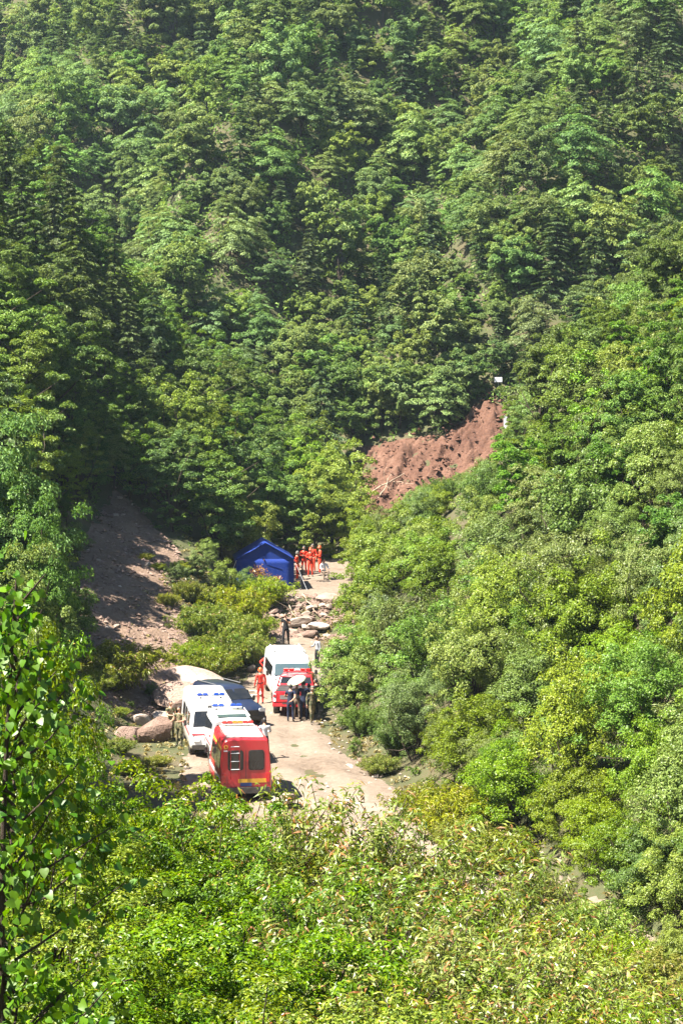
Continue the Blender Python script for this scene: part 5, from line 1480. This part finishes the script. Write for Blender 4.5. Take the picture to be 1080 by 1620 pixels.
# umbrella held over the group
um = empty('umbrella', (0, 0, 0))
tag(um, 'pale yellow umbrella held over the people behind the pickup', 'umbrella')
V, F = [], []
n = 8
for i in range(5):
    rr = 0.58 * (i / 4); zz = 0.22 * (1 - (i / 4) ** 2)
    for k in range(24):
        a = 2 * math.pi * k / 24
        sc_ = 1 - 0.05 * (i / 4) * abs(math.sin(a * n / 2)) 
        V.append((rr * math.cos(a) * sc_, rr * math.sin(a) * sc_, zz))
for i in range(4):
    for k in range(24): F.append((i * 24 + k, i * 24 + (k + 1) % 24, (i + 1) * 24 + (k + 1) % 24, (i + 1) * 24 + k))
cn = link('canopy', mesh_np('canopy', V, F, [M['umbr']], True), um); so = cn.modifiers.new('s', 'SOLIDIFY'); so.thickness = 0.006
tube('shaft', [(0, 0, 0.24), (0, 0, -0.62)], 0.008, M['steel'], um)
tube('handle', [(0, 0, -0.62), (0, 0, -0.70), (0.03, 0, -0.73)], 0.014, M['black'], um)
p = stand(464.5, 101.9)
um.location = (p[0] + 0.13, p[1] + 0.22, p[2] + 1.80); um.rotation_euler = (rd(16), rd(-20), 0); um.scale = (0.8, 0.8, 0.8)
# bicycle-like hose reels: coil of pale hose left of the standing rescuer
M['hose'] = paint('pale_hose', (0.50, 0.46, 0.40), 0.7, dust=0.2)
hp = stand(401, 108.5, 0.02)
pts = [(hp[0] + (0.34 + 0.02 * t / 6.28) * math.cos(t), hp[1] + 0.45 * math.sin(t), hp[2] + 0.03 + 0.012 * t / 3 + 0.10 * max(0, math.sin(t))) for t in np.linspace(0, 6.28 * 4, 90)]
V, F = tube_np(pts, [0.028] * 90, 5)
tag(link('hose_coil', mesh_np('hose_coil', V, F, [M['hose']], True)), 'coil of pale hose lying on the road left of the red-suited rescuer', 'hose')
# white sack
bp = at(343, 1060)
bm = bmesh.new(); bmesh.ops.create_cube(bm, size=1.0); bmesh.ops.subdivide_edges(bm, edges=list(bm.edges), cuts=4, use_grid_fill=True)
for v_ in bm.verts:
    q = v_.co.copy(); r_ = 1 - 0.16 * (abs(q.x * 2) ** 3 + abs(q.y * 2) ** 3) / 2
    v_.co = Vector((q.x * 0.46 * r_, q.y * 0.36 * r_, q.z * 0.36)) + Vector((0, 0, 0.17)) + Vector((0.02, 0.02, 0.02)) * float(fbm(q.x * 5, q.y * 5, q.z * 5, seed=2, oct=2))
thing_mesh('sack', bm, [M['cwhite']], 'white sack on the stones at the left road shoulder', 'sack', (bp[0], bp[1], bp[2] + 0.05), 0.4, True)
# white marker post near the landslide
mp_ = at(799, 700)
post = empty('marker_post', (mp_[0], mp_[1], mp_[2]))
tag(post, 'white marker post standing right of the landslide', 'post')
cuboid('board', (0, 0, 1.55), (0.30, 0.06, 1.0), M['cwhite'], post, 0.01)
cuboid('footing', (0, 0, 0.5), (0.10, 0.10, 1.1), M['steel'], post, 0.01)
# small white sign at the head of the landslide
sg = at(784, 640)
sign = empty('sign', (sg[0] + 0.2, sg[1] + 0.2, sg[2]))
tag(sign, 'small white sign board above the head of the landslide', 'sign')
cuboid('board', (0, 0, 1.95), (0.62, 0.05, 0.40), M['cwhite'], sign, 0.01)
tube('pole', [(0, 0.05, -0.3), (0, 0.05, 1.9)], 0.03, M['steel'], sign)
# broken trunks and roots at the toe of the landslide and on the rubble bank
g = np.random.default_rng(23)
def log(name, p0, p1, r0, label, group=None):
    p0, p1 = np.array(p0, float), np.array(p1, float)
    pts = p0 + (p1 - p0) * np.linspace(0, 1, 7)[:, None] + g.normal(size=(7, 3)) * r0 * 0.9
    parts = [tube_np(pts - p0, np.linspace(r0, r0 * 0.45, 7), 6)]
    for k in range(3):
        i = 2 + k; q = pts[i] - p0
        parts.append(limb(q, q + g.normal(size=3) * 0.35 + np.array([0, 0, 0.15]), r0 * 0.4, r0 * 0.12, g, 0.1, 3))
    V, F = join_np(parts)
    tag(link(name, mesh_np(name, V, F, [M['twig']], True), None, tuple(p0)), label, 'branch', group)
for (a, b, r, lab) in [((583, 792), (640, 773), 0.08, 'broken pale trunk lying along the landslide toe'), ((600, 800), (618, 775), 0.06, 'splintered upright trunk at the landslide toe'), ((622, 775), (655, 790), 0.04, 'bare branch reaching over the shrubs at the landslide toe')]:
    A0, B0 = at(*a), at(*b); A0[2] += 0.6; B0[2] += 1.2
    log('broken_trunk', A0, B0, r, lab)
for (a, b, r, lab) in [((478, 950), (500, 978), 0.05, 'long thin pole leaning down the rubble bank'), ((457, 968), (468, 985), 0.045, 'short pale stick on the rubble bank'), ((515, 963), (530, 963), 0.05, 'pale plank end at the terrace edge'), ((270, 1072), (284, 1090), 0.04, 'pale stick leaning over the dark earth block'), ((195, 1025), (245, 1045), 0.05, 'exposed root hanging at the foot of the scree scarp')]:
    A0, B0 = at(*a), at(*b); A0[2] += 0.35; B0[2] += 0.25
    log('stick', A0, B0, r, lab)
# withered branch in front of the tent
for k, (px, py) in enumerate([(405, 905), (412, 900), (420, 910), (438, 915)]):
    x, y, z = on(px, 129.6)
    top = ray(px, py)[2] * 129.6
    log('withered_branch', (x, y, z), (x + 0.15 * g.normal(), y, top), 0.03, 'withered brown branch standing before the blue tent', 'withered branches before the tent')
    P = np.array([x, y, top]) + g.normal(size=(60, 3)) * np.array([0.16, 0.12, 0.14])
    V, F = leaf_cards(P - np.array([x, y, z]), g.normal(size=(60, 3)), 0.13, g, 0.5)
    ob = [o for o in COL.objects if o.name.startswith('withered_branch')][-1]
    link('dead_leaves', mesh_np('dead_leaves', V, F, [M['red_tip']]), ob)

# ---------------------------------------------------------------- air
bm = bmesh.new()
bmesh.ops.create_cube(bm, size=1.0)
hz = bpy.data.materials.new('haze'); hz.use_nodes = True
hz.node_tree.nodes.clear()
pv = hz.node_tree.nodes.new('ShaderNodeVolumePrincipled'); ho = hz.node_tree.nodes.new('ShaderNodeOutputMaterial')
pv.inputs['Color'].default_value = (0.66, 0.84, 1.0, 1)
pv.inputs['Density'].default_value = 0.00011
pv.inputs['Anisotropy'].default_value = 0.3
hz.node_tree.links.new(pv.outputs[0], ho.inputs['Volume'])
hazebox = link('haze', bm_mesh('haze', bm, [hz]), None, (0, 205, 52))
hazebox.scale = (480, 570, 160)
tag(hazebox, 'thin bluish summer haze in the valley air', None, None, 'stuff')
